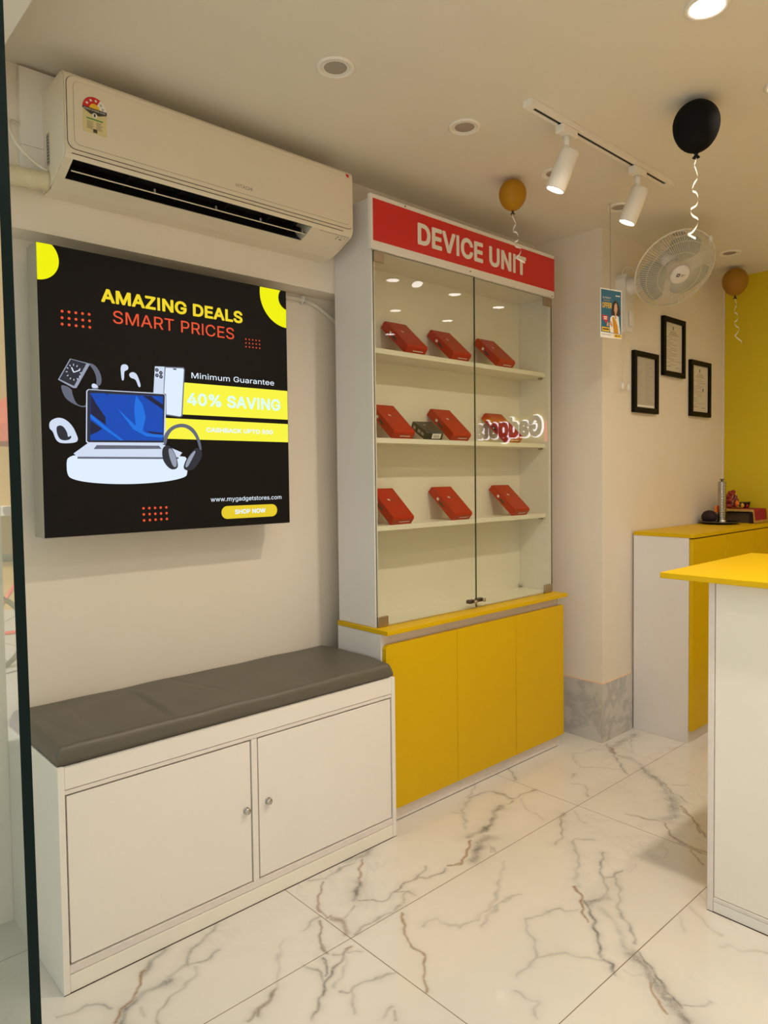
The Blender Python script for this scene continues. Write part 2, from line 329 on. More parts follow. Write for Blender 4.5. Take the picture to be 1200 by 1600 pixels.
# traced marble veins: width m, grey, brown, floor points in mm
VEINS = [
 (0.009,0.55,0,[(-1898,1379),(-1863,1424),(-1863,1461),(-1869,1513),(-1880,1570),(-1897,1645)]),
 (0.018,0.5,0,[(-1895,1534),(-1891,1589),(-1893,1642)]),
 (0.005,0.2,0.7,[(-1869,1581),(-1811,1526),(-1768,1480)]),
 (0.015,0.7,0,[(-1763,1476),(-1730,1441),(-1698,1416)]),
 (0.004,0.7,0.1,[(-1686,1428),(-1672,1456),(-1639,1481),(-1639,1519),(-1650,1577),(-1660,1637),(-1680,1719)]),
 (0.004,0.5,0,[(-1643,1523),(-1618,1575),(-1581,1572)]),
 (0.006,0.4,0,[(-1582,1521),(-1616,1569)]),
 (0.006,0.65,0.1,[(-1655,1642),(-1631,1668),(-1614,1713),(-1616,1758)]),
 (0.009,0.3,0.75,[(-1625,1778),(-1613,1809),(-1634,1867),(-1686,1962)]),
 (0.025,0.55,0,[(-1595,1868),(-1645,1961),(-1662,2032)]),
 (0.005,0.6,0,[(-1603,1983),(-1570,1966)]),
 (0.0045,0.4,0.6,[(-1858,1403),(-1810,1348),(-1733,1298),(-1699,1288),(-1698,1312)]),
 (0.014,0.35,0.4,[(-1685,1302),(-1639,1307),(-1594,1295)]),
 (0.004,0.5,0.1,[(-1676,1398),(-1653,1352),(-1655,1320)]),
 (0.008,0.6,0,[(-1569,1307),(-1584,1379),(-1584,1431),(-1575,1504)]),
 (0.005,0.5,0,[(-1688,1204),(-1709,1247),(-1723,1278)]),
 (0.0055,0.55,0.5,[(-1698,1259),(-1643,1229),(-1589,1204),(-1566,1189)]),
 (0.005,0.8,0.1,[(-1541,1255),(-1521,1211),(-1505,1164),(-1474,1125),(-1441,1092),(-1417,1053),(-1388,1012)]),
 (0.006,0.3,0.7,[(-1545,1250),(-1540,1262)]),
 (0.005,0.8,0,[(-1562,1167),(-1511,1146),(-1499,1134)]),
 (0.004,0.5,0,[(-1552,1197),(-1530,1226),(-1496,1269)]),
 (0.004,0.6,0,[(-1558,1109),(-1529,1127),(-1480,1119)]),
 (0.004,0.6,0,[(-1430,1126),(-1409,1149),(-1407,1191),(-1392,1224),(-1374,1278)]),
 (0.003,0.5,0,[(-1406,1157),(-1346,1097)]),
 (0.003,0.35,0,[(-1528,1229),(-1481,1178),(-1448,1130)]),
 (0.009,0.6,0.35,[(-1553,1019),(-1532,985),(-1516,948),(-1502,921)]),
 (0.005,0.25,0,[(-1569,1026),(-1624,1063),(-1693,1135)]),
 (0.006,0.45,0.7,[(-1552,1473),(-1510,1442),(-1461,1407),(-1415,1388),(-1362,1378),(-1317,1339),(-1265,1290)]),
 (0.006,0.35,0,[(-1459,1481),(-1465,1534),(-1417,1539),(-1384,1560),(-1364,1625),(-1385,1680),(-1426,1785),(-1506,1921)]),
 (0.006,0.4,0,[(-1338,1623),(-1380,1717),(-1364,1783)]),
 (0.006,0.4,0,[(-1275,1141),(-1283,1184)]),
 (0.007,0.5,0.2,[(-1250,1168),(-1267,1180)]),
 (0.017,0.65,0,[(-1711,1971),(-1698,2031),(-1718,2107),(-1768,2210),(-1773,2258)]),
 (0.03,0.4,0,[(-1593,1856),(-1633,1940),(-1650,2035)]),
 (0.005,0.6,0,[(-1576,1957),(-1625,1992)]),
 (0.007,0.3,0.7,[(-1627,1781),(-1619,1829),(-1685,1952)]),
 (0.004,0.5,0,[(-1773,2258),(-1778,2337)]),
 (0.009,0.55,0,[(-1573,2385),(-1511,2298),(-1470,2222),(-1466,2159)]),
 (0.006,0.3,0,[(-1557,2429),(-1478,2382)]),
 (0.011,0.4,0,[(-1427,2233),(-1365,2157),(-1316,2067),(-1252,1985)]),
 (0.003,0.4,0,[(-1431,2240),(-1384,2289)]),
 (0.005,0.3,0.9,[(-1263,1983),(-1212,1940),(-1162,1879),(-1132,1848)]),
 (0.01,0.85,0,[(-1190,1930),(-1158,1915),(-1120,1877),(-1102,1835),(-1067,1800),(-1028,1746),(-993,1731),(-969,1695)]),
 (0.008,0.65,0,[(-1179,1925),(-1179,1975),(-1172,2017),(-1213,2080),(-1255,2131),(-1306,2239)]),
 (0.005,0.6,0,[(-1224,2106),(-1199,2132),(-1204,2184)]),
 (0.005,0.6,0,[(-1199,2132),(-1147,2060),(-1110,1981),(-1050,1919),(-984,1860)]),
 (0.012,0.3,0,[(-1145,1944),(-1094,1919),(-1039,1873),(-988,1829)]),
 (0.008,0.6,0,[(-1028,1734),(-1025,1763)]),
 (0.016,0.4,0,[(-1174,1930),(-1174,1980),(-1166,2006)]),
 (0.022,0.55,0,[(-970,1821),(-923,1793),(-883,1762),(-836,1741),(-793,1710),(-754,1674)]),
 (0.005,0.8,0,[(-966,1838),(-907,1797),(-844,1756),(-778,1715)]),
 (0.003,0.2,0.9,[(-879,1742),(-856,1720),(-798,1673)]),
 (0.005,0.4,0,[(-955,1734),(-922,1732),(-894,1749)]),
 (0.005,0.6,0,[(-787,1733),(-762,1753),(-748,1796)]),
 (0.005,0.55,0,[(-1263,1733),(-1250,1770),(-1243,1818),(-1238,1846),(-1215,1847),(-1186,1886)]),
 (0.0045,0.4,0,[(-1267,1738),(-1240,1690),(-1191,1655),(-1151,1609),(-1126,1656),(-1089,1688),(-1032,1729)]),
 (0.006,0.45,0,[(-1149,1606),(-1145,1540),(-1130,1500)]),
 (0.0045,0.5,0,[(-1100,1451),(-1071,1459),(-1046,1475),(-1011,1426)]),
 (0.008,0.28,0,[(-1414,1536),(-1387,1565),(-1369,1614),(-1381,1680),(-1426,1803),(-1514,1939)]),
 (0.006,0.45,0,[(-1331,1609),(-1379,1699),(-1379,1765),(-1348,1815)]),
 (0.006,0.4,0,[(-1397,2569),(-1328,2576),(-1259,2598)]),
 (0.004,0.5,0.5,[(-1259,2598),(-1194,2533),(-1129,2499),(-1055,2491)]),
 (0.016,0.4,0,[(-1259,2635),(-1269,2729),(-1343,2789)]),
 (0.006,0.5,0.4,[(-1262,2762),(-1182,2690),(-1107,2613)]),
 (0.008,0.75,0,[(-1839,3168),(-1774,3107),(-1691,3024),(-1621,2937),(-1581,2914)]),
 (0.014,0.3,0.5,[(-1751,3081),(-1788,3118)]),
 (0.02,0.4,0,[(-1797,3134),(-1791,3244),(-1800,3372)]),
 (0.018,0.3,0,[(-1716,3069),(-1675,3087),(-1575,3029)]),
 (0.008,0.35,0,[(-1805,3367),(-1687,3147)]),
 (0.016,0.5,0,[(-1572,3021),(-1484,2952),(-1404,2893),(-1354,2851)]),
 (0.035,0.45,0,[(-1354,2851),(-1307,2790),(-1272,2690),(-1257,2624)]),
 (0.006,0.75,0,[(-1490,2965),(-1413,2924),(-1352,2872),(-1276,2822)]),
 (0.006,0.4,0.7,[(-1268,2779),(-1209,2723),(-1139,2624)]),
 (0.006,0.55,0.2,[(-1405,2568),(-1330,2580),(-1266,2599),(-1210,2550),(-1130,2489),(-1061,2480)]),
 (0.006,0.4,0.5,[(-1099,2466),(-1028,2424)]),
 (0.005,0.4,0,[(-1397,2941),(-1347,2992)]),
 (0.006,0.35,0,[(-1871,2933),(-1839,3053),(-1788,3080)]),
 (0.006,0.45,0,[(-1698,2649),(-1657,2671),(-1587,2591)]),
 (0.01,0.4,0,[(-1741,2706),(-1749,2741)]),
 (0.006,0.28,0,[(-1765,2811),(-1707,2881),(-1630,2928)]),
 (0.006,0.25,0,[(-1867,2914),(-1760,2816)]),
 (0.008,0.5,0.1,[(-1921,2210),(-1912,2283),(-1880,2339),(-1792,2344),(-1767,2478)]),
 (0.011,0.35,0,[(-1921,2210),(-1847,2105),(-1758,2013)]),
 (0.008,0.55,0,[(-1979,2579),(-1881,2496)]),
 (0.01,0.35,0,[(-1878,2073),(-1851,2101)]),
 (0.006,0.3,0,[(-1769,2368),(-1678,2300),(-1600,2286)]),
 (0.007,0.35,0,[(-1930,2211),(-1972,2333)]),
 (0.012,0.4,0,[(-1880,2339),(-1801,2335)]),
 (0.011,0.55,0,[(-1901,1045),(-1878,996),(-1856,936),(-1826,901),(-1790,889)]),
 (0.008,0.6,0,[(-1788,981),(-1781,936),(-1790,889),(-1790,851),(-1775,819)]),
 (0.006,0.5,0,[(-1770,898),(-1736,861),(-1705,803),(-1682,762),(-1646,729)]),
 (0.012,0.45,0,[(-1889,861),(-1872,815),(-1839,776)]),
 (0.005,0.3,0.9,[(-1859,791),(-1827,753),(-1789,725),(-1756,683),(-1724,651)]),
 (0.014,0.6,0,[(-1760,812),(-1769,768),(-1774,729),(-1749,691),(-1711,664)]),
 (0.005,0.5,0,[(-1854,528),(-1835,584),(-1824,627),(-1771,673)]),
 (0.004,0.5,0,[(-1733,729),(-1694,717)]),
 (0.005,0.25,0,[(-1667,1095),(-1612,1052),(-1560,1023)]),
 (0.008,0.55,0.3,[(-1537,1002),(-1525,960),(-1512,921),(-1497,887)]),
 (0.006,0.3,0,[(-966,2144),(-920,2115),(-885,2092),(-836,2079)]),
 (0.01,0.28,0,[(-821,2027),(-800,2049),(-775,2043),(-752,2060),(-712,2089)]),
 (0.006,0.25,0,[(-965,2076),(-913,2013)]),
]
# printed artwork of the light box, mm on an 840 mm square
ART = {'corner_tl':[[2,796],[59,811]],'corner_tr':[[849,829],[728,838],[840,715],[806,814]],'head':[[172,697],[657,699],[184,737],[659,742]],'sub':[[210,639],[623,640],[214,675],[625,682]],'dotsL':[[66,654],[142,656],[65,617],[143,618]],'dotsR':[[670,647],[724,648],[670,621],[725,622]],'dotsB':[[292,75],[367,75],[293,37],[368,38]],'ming':[[463,497],[781,493],[464,515],[782,513]],'bar1':[[432,479],[836,480],[837,375],[430,373]],'bar2':[[340,362],[837,359],[837,294],[338,296]],'forty':[[446,406],[806,405],[447,446],[807,449]],'cash':[[513,321],[773,320],[513,336],[773,336]],'url':[[523,91],[804,88],[524,104],[805,101]],'btn':[[563,51],[786,48],[587,72],[586,26]],'shop':[[613,43],[736,41],[614,59],[737,57]]}
POLY = {
 'watch_case':[[84,520],[132,512],[140,509],[100,436],[91,435],[49,456]],
 'watch_face':[[86,518],[130,510],[93,441],[53,458]],
 'strap_r':[[133,513],[153,510],[168,491],[174,468],[170,448],[156,447],[159,463],[154,486],[141,505]],
 'strap_l':[[56,445],[87,434],[88,415],[100,386],[125,384],[126,398],[138,434],[156,447],[168,444],[137,398],[125,378],[95,386],[69,402],[59,424]],
 'crown':[[143,450],[151,454],[162,447],[161,440],[144,439]],
 'bud1':[[231,507],[235,517],[246,520],[255,515],[255,504],[245,499],[242,496],[241,470],[234,468],[232,489]],
 'bud2':[[256,489],[262,496],[272,498],[281,492],[287,479],[294,455],[286,451],[279,472],[273,477],[261,479]],
 'phone_back':[[340,522],[376,524],[366,439],[333,438]],
 'phone':[[372,524],[437,528],[441,521],[429,370],[421,365],[372,369],[373,439],[366,440]],
 'phone_screen':[[375,521],[435,524],[437,519],[425,371],[420,368],[374,373],[375,436],[368,440]],
 'island':[[400,521],[412,521],[411,517],[400,517]],
 'lap_lid':[[133,435],[368,439],[373,431],[369,278],[127,274],[122,280],[127,429]],
 'lap_bezel':[[134,433],[367,436],[370,431],[362,282],[129,278],[125,282],[130,428]],
 'lap_screen':[[138,424],[363,429],[360,288],[134,284]],
 'lap_base':[[126,274],[356,278],[425,251],[413,236],[97,235],[86,244]],
 'lap_keys':[[153,270],[347,272],[355,262],[144,258]],
 'lap_shadow':[[97,235],[413,236],[411,230],[97,229]],
 'ped':[[66,222],[72,233],[93,241],[430,242],[443,230],[442,182],[434,171],[381,159],[292,152],[208,152],[129,158],[83,168],[67,180]],
 'mouse':[[22,333],[34,343],[50,348],[69,342],[87,323],[97,299],[101,285],[94,276],[64,273],[46,275],[37,287],[31,308],[22,314]],
 'mouse_dark':[[40,320],[51,326],[62,321],[71,304],[72,290],[82,298],[80,286],[65,281],[50,284],[43,297]],
 'hp_band':[[361,297],[368,314],[387,334],[415,345],[443,344],[468,330],[486,300],[494,261],[486,256],[476,295],[460,319],[437,333],[414,333],[391,323],[376,302],[370,276],[362,274]],
 'hp_l':[[355,263],[371,276],[387,268],[402,242],[409,212],[405,199],[386,195],[369,208],[356,229]],
 'hp_l2':[[375,263],[387,264],[402,238],[405,206],[393,202],[381,229]],
 'hp_r':[[466,265],[482,267],[494,256],[492,234],[468,201],[449,191],[430,195],[426,206],[439,234]],
 'hp_r2':[[465,258],[472,256],[457,230],[440,201],[431,206],[443,234]],
 'sweep1':[[138,424],[183,426],[219,387],[207,354],[184,325],[149,290],[134,286],[134,292],[182,329],[181,353],[153,395]],
 'sweep2':[[137,361],[182,325],[233,286],[223,286],[174,319],[136,351]],
 'sweep3':[[276,426],[296,399],[305,362],[294,316],[273,332],[269,373],[271,402]],
 'sweep4':[[297,426],[363,387],[363,403],[336,418],[326,427]],
 'sweep5':[[216,383],[273,332],[306,310],[360,306],[360,297],[306,300],[264,321]],
 'lcd_dark1':[[139,423],[150,423],[181,353],[181,331],[137,363]],
 'lcd_dark2':[[136,343],[174,317],[135,300]],
 'lcd_dark3':[[154,424],[189,425],[192,393],[176,396]],
 'lcd_dark4':[[306,317],[360,313],[360,308],[324,309]],
}
EXT = {'cams':[[346,511],[359,503],[346,494],[359,491]],'face':[[86,484]],'hands':[[86,484],[112,496],[82,501]]}
# letter outlines: advance, then closed outlines x,y,... in thousandths
GLYPH = {
 '.':[191,[49,26,53,16,60,8,75,-3,95,-7,110,-5,123,1,137,16,143,31,142,56,133,71,120,83,95,90,80,87,70,82,53,66,48,51]],
 'A':[483,[13,0,16,-3,86,-2,136,136,141,139,341,139,392,0,396,-3,461,-3,466,0,281,505,276,512,201,512,199,510],[161,204,236,437,241,438,269,345,319,205,311,202]],
 'B':[459,[57,0,60,-3,245,-3,285,-1,315,5,345,15,370,29,387,45,402,65,414,90,419,115,421,140,414,185,395,219,380,236,350,256,319,265,345,276,366,290,390,320,400,355,399,400,393,420,383,445,370,462,355,476,330,494,300,505,275,510,245,512,60,512,58,510],[130,60,128,65,128,225,130,228,245,228,285,223,305,215,320,205,331,195,341,180,348,165,351,150,350,115,343,100,330,85,310,71,280,63,245,60],[130,288,128,290,128,445,130,448,240,449,270,446,295,438,310,427,323,410,330,390,333,370,332,355,320,327,310,315,300,306,275,294,240,288]],
 'C':[513,[39,213,45,178,53,148,68,113,100,63,125,39,148,23,175,9,205,-2,235,-8,265,-10,315,-5,365,11,405,37,424,53,436,68,463,113,470,135,475,160,470,163,410,163,405,160,394,128,377,103,355,83,325,66,300,59,270,56,240,59,210,66,185,79,165,95,145,117,127,148,116,178,109,213,106,253,109,293,115,328,130,367,143,388,165,413,185,429,205,440,235,449,265,453,300,450,330,441,344,433,365,417,385,395,400,366,405,348,410,345,475,347,470,373,462,398,439,438,420,459,385,487,345,505,315,514,265,519,235,517,205,511,175,500,145,484,103,448,84,423,67,393,53,358,45,328,39,293,37,253]],
 'D':[505,[57,0,60,-3,220,-3,255,-1,291,5,325,15,355,30,377,45,399,65,420,91,435,117,448,145,458,180,465,255,458,330,449,360,437,390,415,427,385,459,355,480,325,495,295,504,260,510,225,512,60,512,58,510],[130,60,128,65,128,445,130,448,135,449,220,449,255,446,290,438,315,427,340,409,362,385,376,360,388,325,394,290,396,255,394,220,386,180,376,150,361,125,340,101,315,83,290,72,255,63,215,60]],
 'E':[422,[57,0,60,-3,375,-3,378,0,378,55,375,60,130,60,128,65,128,220,130,226,350,226,355,226,358,230,358,285,355,289,129,290,128,445,130,448,135,449,370,449,373,450,375,455,375,510,370,512,60,512,58,510]],
 'G':[523,[40,208,44,178,55,143,67,113,82,88,101,63,121,43,150,21,175,8,205,-2,235,-8,270,-10,310,-7,345,2,375,15,405,34,431,58,453,88,469,123,478,163,481,203,480,258,282,258,280,253,280,198,285,196,405,196,411,193,410,173,404,148,392,123,379,103,364,88,345,75,320,64,295,58,270,56,240,59,210,66,185,79,162,98,145,117,127,148,115,182,109,213,106,253,109,293,115,328,128,363,142,388,160,409,185,430,210,442,235,450,265,453,295,451,340,435,365,416,376,403,392,378,405,348,410,346,470,346,477,348,471,373,462,398,440,435,420,458,385,486,340,507,295,516,265,519,230,516,200,510,175,501,145,485,102,448,83,423,66,393,44,328,37,258]],
 'H':[520,[57,0,60,-3,125,-3,128,0,128,225,130,228,135,229,385,229,389,225,389,0,395,-3,455,-3,460,0,460,510,455,512,395,512,389,510,389,300,389,295,385,292,130,292,128,295,127,510,125,512,60,512,58,510]],
 'I':[185,[60,0,60,512,125,512,125,0]],
 'K':[470,[57,0,60,-3,125,-3,128,0,128,165,195,237,200,237,370,-2,445,-3,452,0,249,285,248,290,448,505,450,511,365,512,360,509,195,331,130,254,127,260,127,510,125,512,60,512,58,510]],
 'M':[631,[57,0,60,-3,120,-3,125,0,123,405,125,410,167,290,283,0,290,-3,340,-3,345,0,459,290,500,406,503,395,501,0,505,-3,570,-1,570,511,480,512,473,510,350,190,315,83,279,190,155,510,150,512,60,512,58,510]],
 'N':[526,[57,0,60,-3,125,-3,128,0,128,290,125,416,198,290,383,0,390,-3,465,-1,465,511,400,512,397,510,396,145,398,105,395,99,352,175,140,508,135,512,60,512,58,510]],
 'O':[536,[39,213,45,178,53,148,68,113,83,88,101,63,126,38,150,22,175,9,205,-2,230,-7,270,-10,300,-8,330,-2,360,9,385,22,413,43,433,63,451,88,466,113,479,143,489,178,496,253,494,293,489,328,480,363,467,393,450,423,430,448,410,468,383,488,360,500,330,511,300,517,265,519,235,517,200,509,175,500,150,487,125,469,104,448,85,425,69,398,54,363,45,328,40,298,37,253],[110,208,106,258,109,293,117,333,128,363,145,391,164,413,185,430,210,442,240,450,270,453,295,450,320,444,345,432,370,413,390,389,405,364,416,333,425,293,427,253,425,213,416,173,405,145,390,119,370,96,345,77,325,67,295,58,265,56,235,59,210,66,187,78,162,98,145,118,129,143,116,178]],
 'P':[448,[57,0,60,-3,125,-3,128,0,128,180,130,182,240,183,270,185,305,192,334,205,357,220,376,240,393,265,403,290,410,320,412,350,410,375,404,400,393,430,376,455,360,471,335,489,305,502,270,509,235,512,60,512,58,510],[130,245,128,250,128,445,130,448,260,447,295,437,321,415,331,400,337,380,340,365,340,330,330,295,321,280,310,268,280,252,255,247]],
 'R':[452,[57,0,60,-3,125,-3,128,0,128,190,130,195,240,195,245,195,350,-1,355,-3,425,-3,431,0,320,205,323,210,335,215,360,232,380,250,390,266,404,295,410,324,412,350,410,380,405,405,392,435,375,460,335,491,305,503,275,509,240,512,60,512,58,510],[130,258,128,260,128,445,130,448,260,447,295,438,310,428,324,415,333,400,340,375,341,335,330,300,313,280,295,269,280,263,260,259]],
 'S':[450,[38,116,49,81,63,57,78,39,103,19,128,6,158,-4,188,-10,223,-12,263,-10,293,-3,323,8,348,21,372,41,388,62,402,86,409,116,410,161,399,196,388,213,360,241,313,267,198,300,158,317,143,327,125,346,120,361,118,376,125,406,140,426,152,436,183,450,223,456,258,452,278,446,298,436,320,416,329,401,333,381,338,375,403,376,401,401,393,427,379,451,361,471,342,486,318,500,288,511,258,517,228,519,193,517,165,511,133,499,111,486,88,468,73,450,59,426,51,396,49,371,53,341,65,311,85,286,112,266,143,251,183,236,263,214,293,203,318,188,328,179,337,166,343,136,337,111,324,91,300,71,268,57,243,53,203,53,168,62,153,68,138,78,125,91,118,101,107,136,103,140,38,140,35,136]],
 'T':[452,[31,450,182,449,187,449,190,445,190,0,197,-3,257,-3,260,0,260,445,262,448,267,449,417,449,420,455,419,510,417,512,32,512,29,505]],
 'U':[520,[60,142,68,107,83,77,102,52,125,30,150,14,185,-1,220,-9,260,-11,300,-8,335,0,360,10,395,33,415,52,435,78,449,107,457,142,460,177,460,507,455,512,395,512,390,507,390,177,387,152,375,117,360,95,346,82,330,71,310,63,285,56,260,55,230,57,210,62,186,72,155,97,136,132,129,157,127,177,127,507,125,512,120,512,60,512,57,507,57,177]],
 'V':[483,[14,505,201,0,206,-3,276,-3,281,0,466,510,461,512,396,512,391,507,281,190,241,65,208,170,87,510,81,512,16,512,14,510]],
 'W':[689,[15,500,152,0,156,-3,226,-3,233,0,320,320,341,410,346,401,359,345,452,0,456,-3,531,-2,672,505,671,512,606,512,600,510,507,145,496,94,491,85,464,200,381,512,306,512,304,510,221,195,196,90,191,88,174,165,84,510,81,512,16,512,14,510]],
 'Y':[475,[15,505,198,210,200,205,200,0,206,-3,266,-3,271,0,271,205,273,210,458,510,451,512,381,512,378,510,277,345,236,270,206,328,94,510,91,512,16,512,14,510]],
 'a':[392,[30,81,36,61,59,26,77,11,115,-6,160,-12,205,-5,220,0,245,15,270,42,274,36,275,-1,280,-3,335,-3,340,1,340,251,338,276,333,301,325,321,303,351,275,370,255,378,220,385,195,387,155,383,130,377,95,361,75,346,49,316,38,291,40,289,100,271,118,296,140,314,175,326,210,327,240,318,257,306,268,286,273,256,267,241,255,234,125,214,90,202,65,188,43,166,33,146,27,111],[100,81,95,101,97,121,105,136,120,148,150,161,272,181,273,136,268,111,261,96,251,81,240,70,225,61,210,54,190,50,170,48,145,51,119,61,110,67]],
 'c':[399,[34,152,42,112,54,83,69,57,92,32,118,12,144,0,169,-7,209,-11,249,-7,289,7,309,20,334,42,352,67,366,102,359,106,304,120,290,92,283,82,269,68,254,59,229,52,209,49,184,52,164,58,149,67,132,82,111,117,105,142,99,187,105,237,113,262,134,296,146,307,162,317,184,325,209,327,229,325,254,316,269,308,279,298,294,277,300,262,304,259,364,276,353,307,334,335,319,349,294,366,259,380,229,387,204,387,174,385,139,375,114,361,90,342,69,319,53,292,42,262,34,227,31,187]],
 'd':[427,[34,147,41,112,53,82,67,57,89,30,109,14,134,1,169,-9,199,-11,234,-6,254,2,271,12,289,29,309,54,310,2,314,-3,369,-3,374,-1,374,510,369,512,314,512,309,510,308,337,304,328,289,348,268,367,254,376,239,381,214,386,164,385,139,378,109,362,85,342,65,317,51,292,40,262,33,227,31,187],[104,145,99,187,105,237,112,262,122,282,134,297,164,319,184,325,204,327,224,325,244,319,259,311,275,297,297,262,307,217,309,187,304,142,296,117,288,97,274,79,260,67,244,58,224,52,204,50,184,52,164,58,144,71,132,82,122,97,112,117]],
 'e':[407,[34,152,41,117,54,82,69,57,89,34,114,15,144,0,174,-7,209,-11,239,-10,284,1,319,22,337,37,359,68,367,92,304,107,290,82,274,67,254,56,239,52,214,49,174,55,149,66,135,77,122,92,113,107,105,127,100,162,104,166,372,167,374,172,372,232,368,257,349,307,334,329,305,357,284,370,264,378,244,383,204,387,169,384,139,375,114,362,89,342,69,319,53,292,41,257,33,222,31,187],[104,224,100,227,100,232,111,267,134,299,164,320,184,325,204,327,244,320,260,312,274,300,295,267,305,227,299,224]],
 'g':[428,[34,149,40,119,50,94,68,64,90,39,112,24,139,11,164,4,194,2,234,7,269,22,289,39,304,59,308,54,308,-6,305,-31,295,-56,279,-73,259,-84,234,-92,204,-94,169,-90,154,-85,134,-72,104,-40,99,-39,50,-66,49,-69,57,-86,79,-111,109,-133,134,-143,159,-149,204,-154,239,-152,264,-147,294,-138,316,-126,336,-111,353,-91,366,-66,373,-41,375,-6,374,380,314,382,310,379,309,323,284,355,269,367,239,381,219,386,194,387,164,385,139,377,109,362,88,344,69,322,52,294,40,264,33,229,31,189],[104,150,99,194,105,239,120,279,131,294,146,309,164,319,184,325,204,327,224,325,249,317,264,308,279,294,297,264,304,239,308,219,308,169,304,144,295,119,279,93,264,79,244,69,224,64,204,62,164,69,144,81,122,104,112,124]],
 'i':[170,[41,470,46,460,61,446,76,441,96,441,106,445,122,460,128,475,128,495,121,509,106,521,86,527,71,524,53,515,44,505,38,485],[50,0,56,-3,111,-3,117,0,117,375,116,381,111,382,56,382,50,380]],
 'l':[192,[52,58,59,38,72,18,93,4,113,-3,143,-5,163,-4,178,-1,184,3,173,54,168,57,143,55,128,60,123,64,117,83,117,508,113,512,53,512,50,508,50,88]],
 'm':[613,[50,0,53,-3,113,-3,117,0,117,235,121,270,130,290,148,310,173,323,198,327,218,325,238,318,249,310,263,295,269,280,271,260,271,0,278,-3,333,-3,338,0,340,265,349,290,366,310,388,323,418,327,438,326,468,312,483,295,489,280,493,250,493,0,498,-3,558,-2,560,0,560,255,558,280,552,310,543,330,533,345,513,365,498,375,478,383,458,388,418,388,383,379,358,365,335,345,323,330,318,319,304,345,288,364,273,375,248,385,218,389,188,385,158,371,132,350,118,330,115,335,115,375,113,382,53,382,50,375]],
 'n':[413,[50,0,53,-3,113,-3,117,0,117,225,122,265,131,285,148,305,178,321,208,326,233,323,258,312,272,300,283,285,289,265,293,235,293,0,298,-3,353,-3,360,0,360,240,357,275,352,300,342,325,318,355,298,371,278,379,253,386,228,387,198,385,173,376,152,365,129,345,118,328,115,335,115,375,113,382,53,382,51,380]],
 'o':[418,[34,152,41,117,54,82,73,52,92,32,114,15,144,0,174,-8,209,-11,239,-8,269,-1,299,13,324,32,346,57,363,87,374,117,382,152,384,187,382,222,373,262,362,292,344,321,324,344,299,363,271,377,239,385,209,387,174,385,144,377,115,362,90,342,69,319,53,292,42,262,34,227,31,187],[104,145,99,187,105,237,111,257,121,277,131,292,146,307,164,318,184,325,209,327,229,325,254,316,269,307,284,292,297,272,311,237,315,212,315,167,310,137,297,102,284,84,269,69,249,57,209,49,184,52,164,58,144,71,132,82,122,97,111,117]],
 'p':[427,[50,-143,53,-146,113,-146,117,-143,118,54,143,21,173,1,188,-6,208,-10,258,-9,293,2,313,13,338,32,358,56,372,82,384,117,391,152,393,187,391,227,384,262,373,293,356,322,338,343,316,362,288,377,258,385,233,387,208,386,188,382,168,375,148,360,134,347,118,325,115,332,115,377,113,382,53,382,50,377],[118,156,117,212,121,242,128,262,138,282,163,310,178,319,198,325,218,327,238,325,263,318,293,295,306,277,320,237,324,212,324,167,320,142,313,117,293,84,278,69,258,57,238,52,218,50,198,52,178,59,153,77,137,97,128,117]],
 'r':[262,[50,0,53,-3,113,-3,117,0,117,235,121,265,128,281,138,295,163,313,178,319,208,323,244,320,246,380,243,387,193,386,168,379,151,370,138,359,118,334,115,340,115,375,113,382,53,382,51,380]],
 's':[368,[36,82,48,52,74,22,91,10,107,2,136,-7,181,-11,211,-10,236,-5,261,3,281,15,301,30,325,62,332,87,334,107,331,132,321,157,309,172,291,188,264,202,171,226,136,239,126,246,116,257,112,277,115,292,121,302,136,316,151,324,186,330,211,328,226,323,241,313,252,302,266,275,271,275,324,287,326,292,319,312,301,341,290,352,256,374,231,383,186,387,161,386,136,381,96,364,76,348,62,332,53,317,46,292,44,272,48,247,55,227,71,205,91,189,116,178,151,166,226,148,246,138,257,127,264,107,263,92,256,77,241,64,226,56,206,50,181,48,156,51,126,62,115,72,105,87,96,109,91,109,36,97,33,92]],
 't':[230,[4,326,6,324,56,324,62,321,62,91,66,61,76,37,94,16,111,5,136,-4,176,-7,201,-5,216,1,206,51,203,56,171,53,156,54,146,58,133,71,129,101,129,321,136,324,206,325,206,381,131,383,129,386,129,471,126,474,66,474,62,471,61,384,5,381]],
 'u':[413,[53,100,65,60,82,35,98,19,133,0,158,-6,183,-8,208,-6,233,2,259,15,278,32,293,53,295,50,295,0,298,-3,358,-2,360,0,360,380,353,382,298,382,293,380,293,155,292,135,287,115,273,87,258,71,233,58,203,53,178,56,153,66,138,79,128,93,120,115,117,145,116,380,113,382,53,382,51,380,50,140]],
 'w':[570,[23,370,135,0,138,-3,198,-3,202,0,265,220,283,292,365,0,368,-3,428,-3,432,0,548,380,543,382,483,382,477,380,417,165,398,84,365,215,318,381,253,382,250,380,189,165,173,92,168,89,148,170,90,380,83,382,23,382,21,380]],
 'y':[392,[15,375,159,0,142,-50,133,-65,122,-77,102,-86,62,-83,59,-85,45,-140,57,-145,82,-148,122,-145,142,-138,167,-121,182,-105,198,-80,374,380,367,382,307,382,302,380,221,155,197,80,192,80,168,155,87,380,82,382,17,382,15,380]],
}
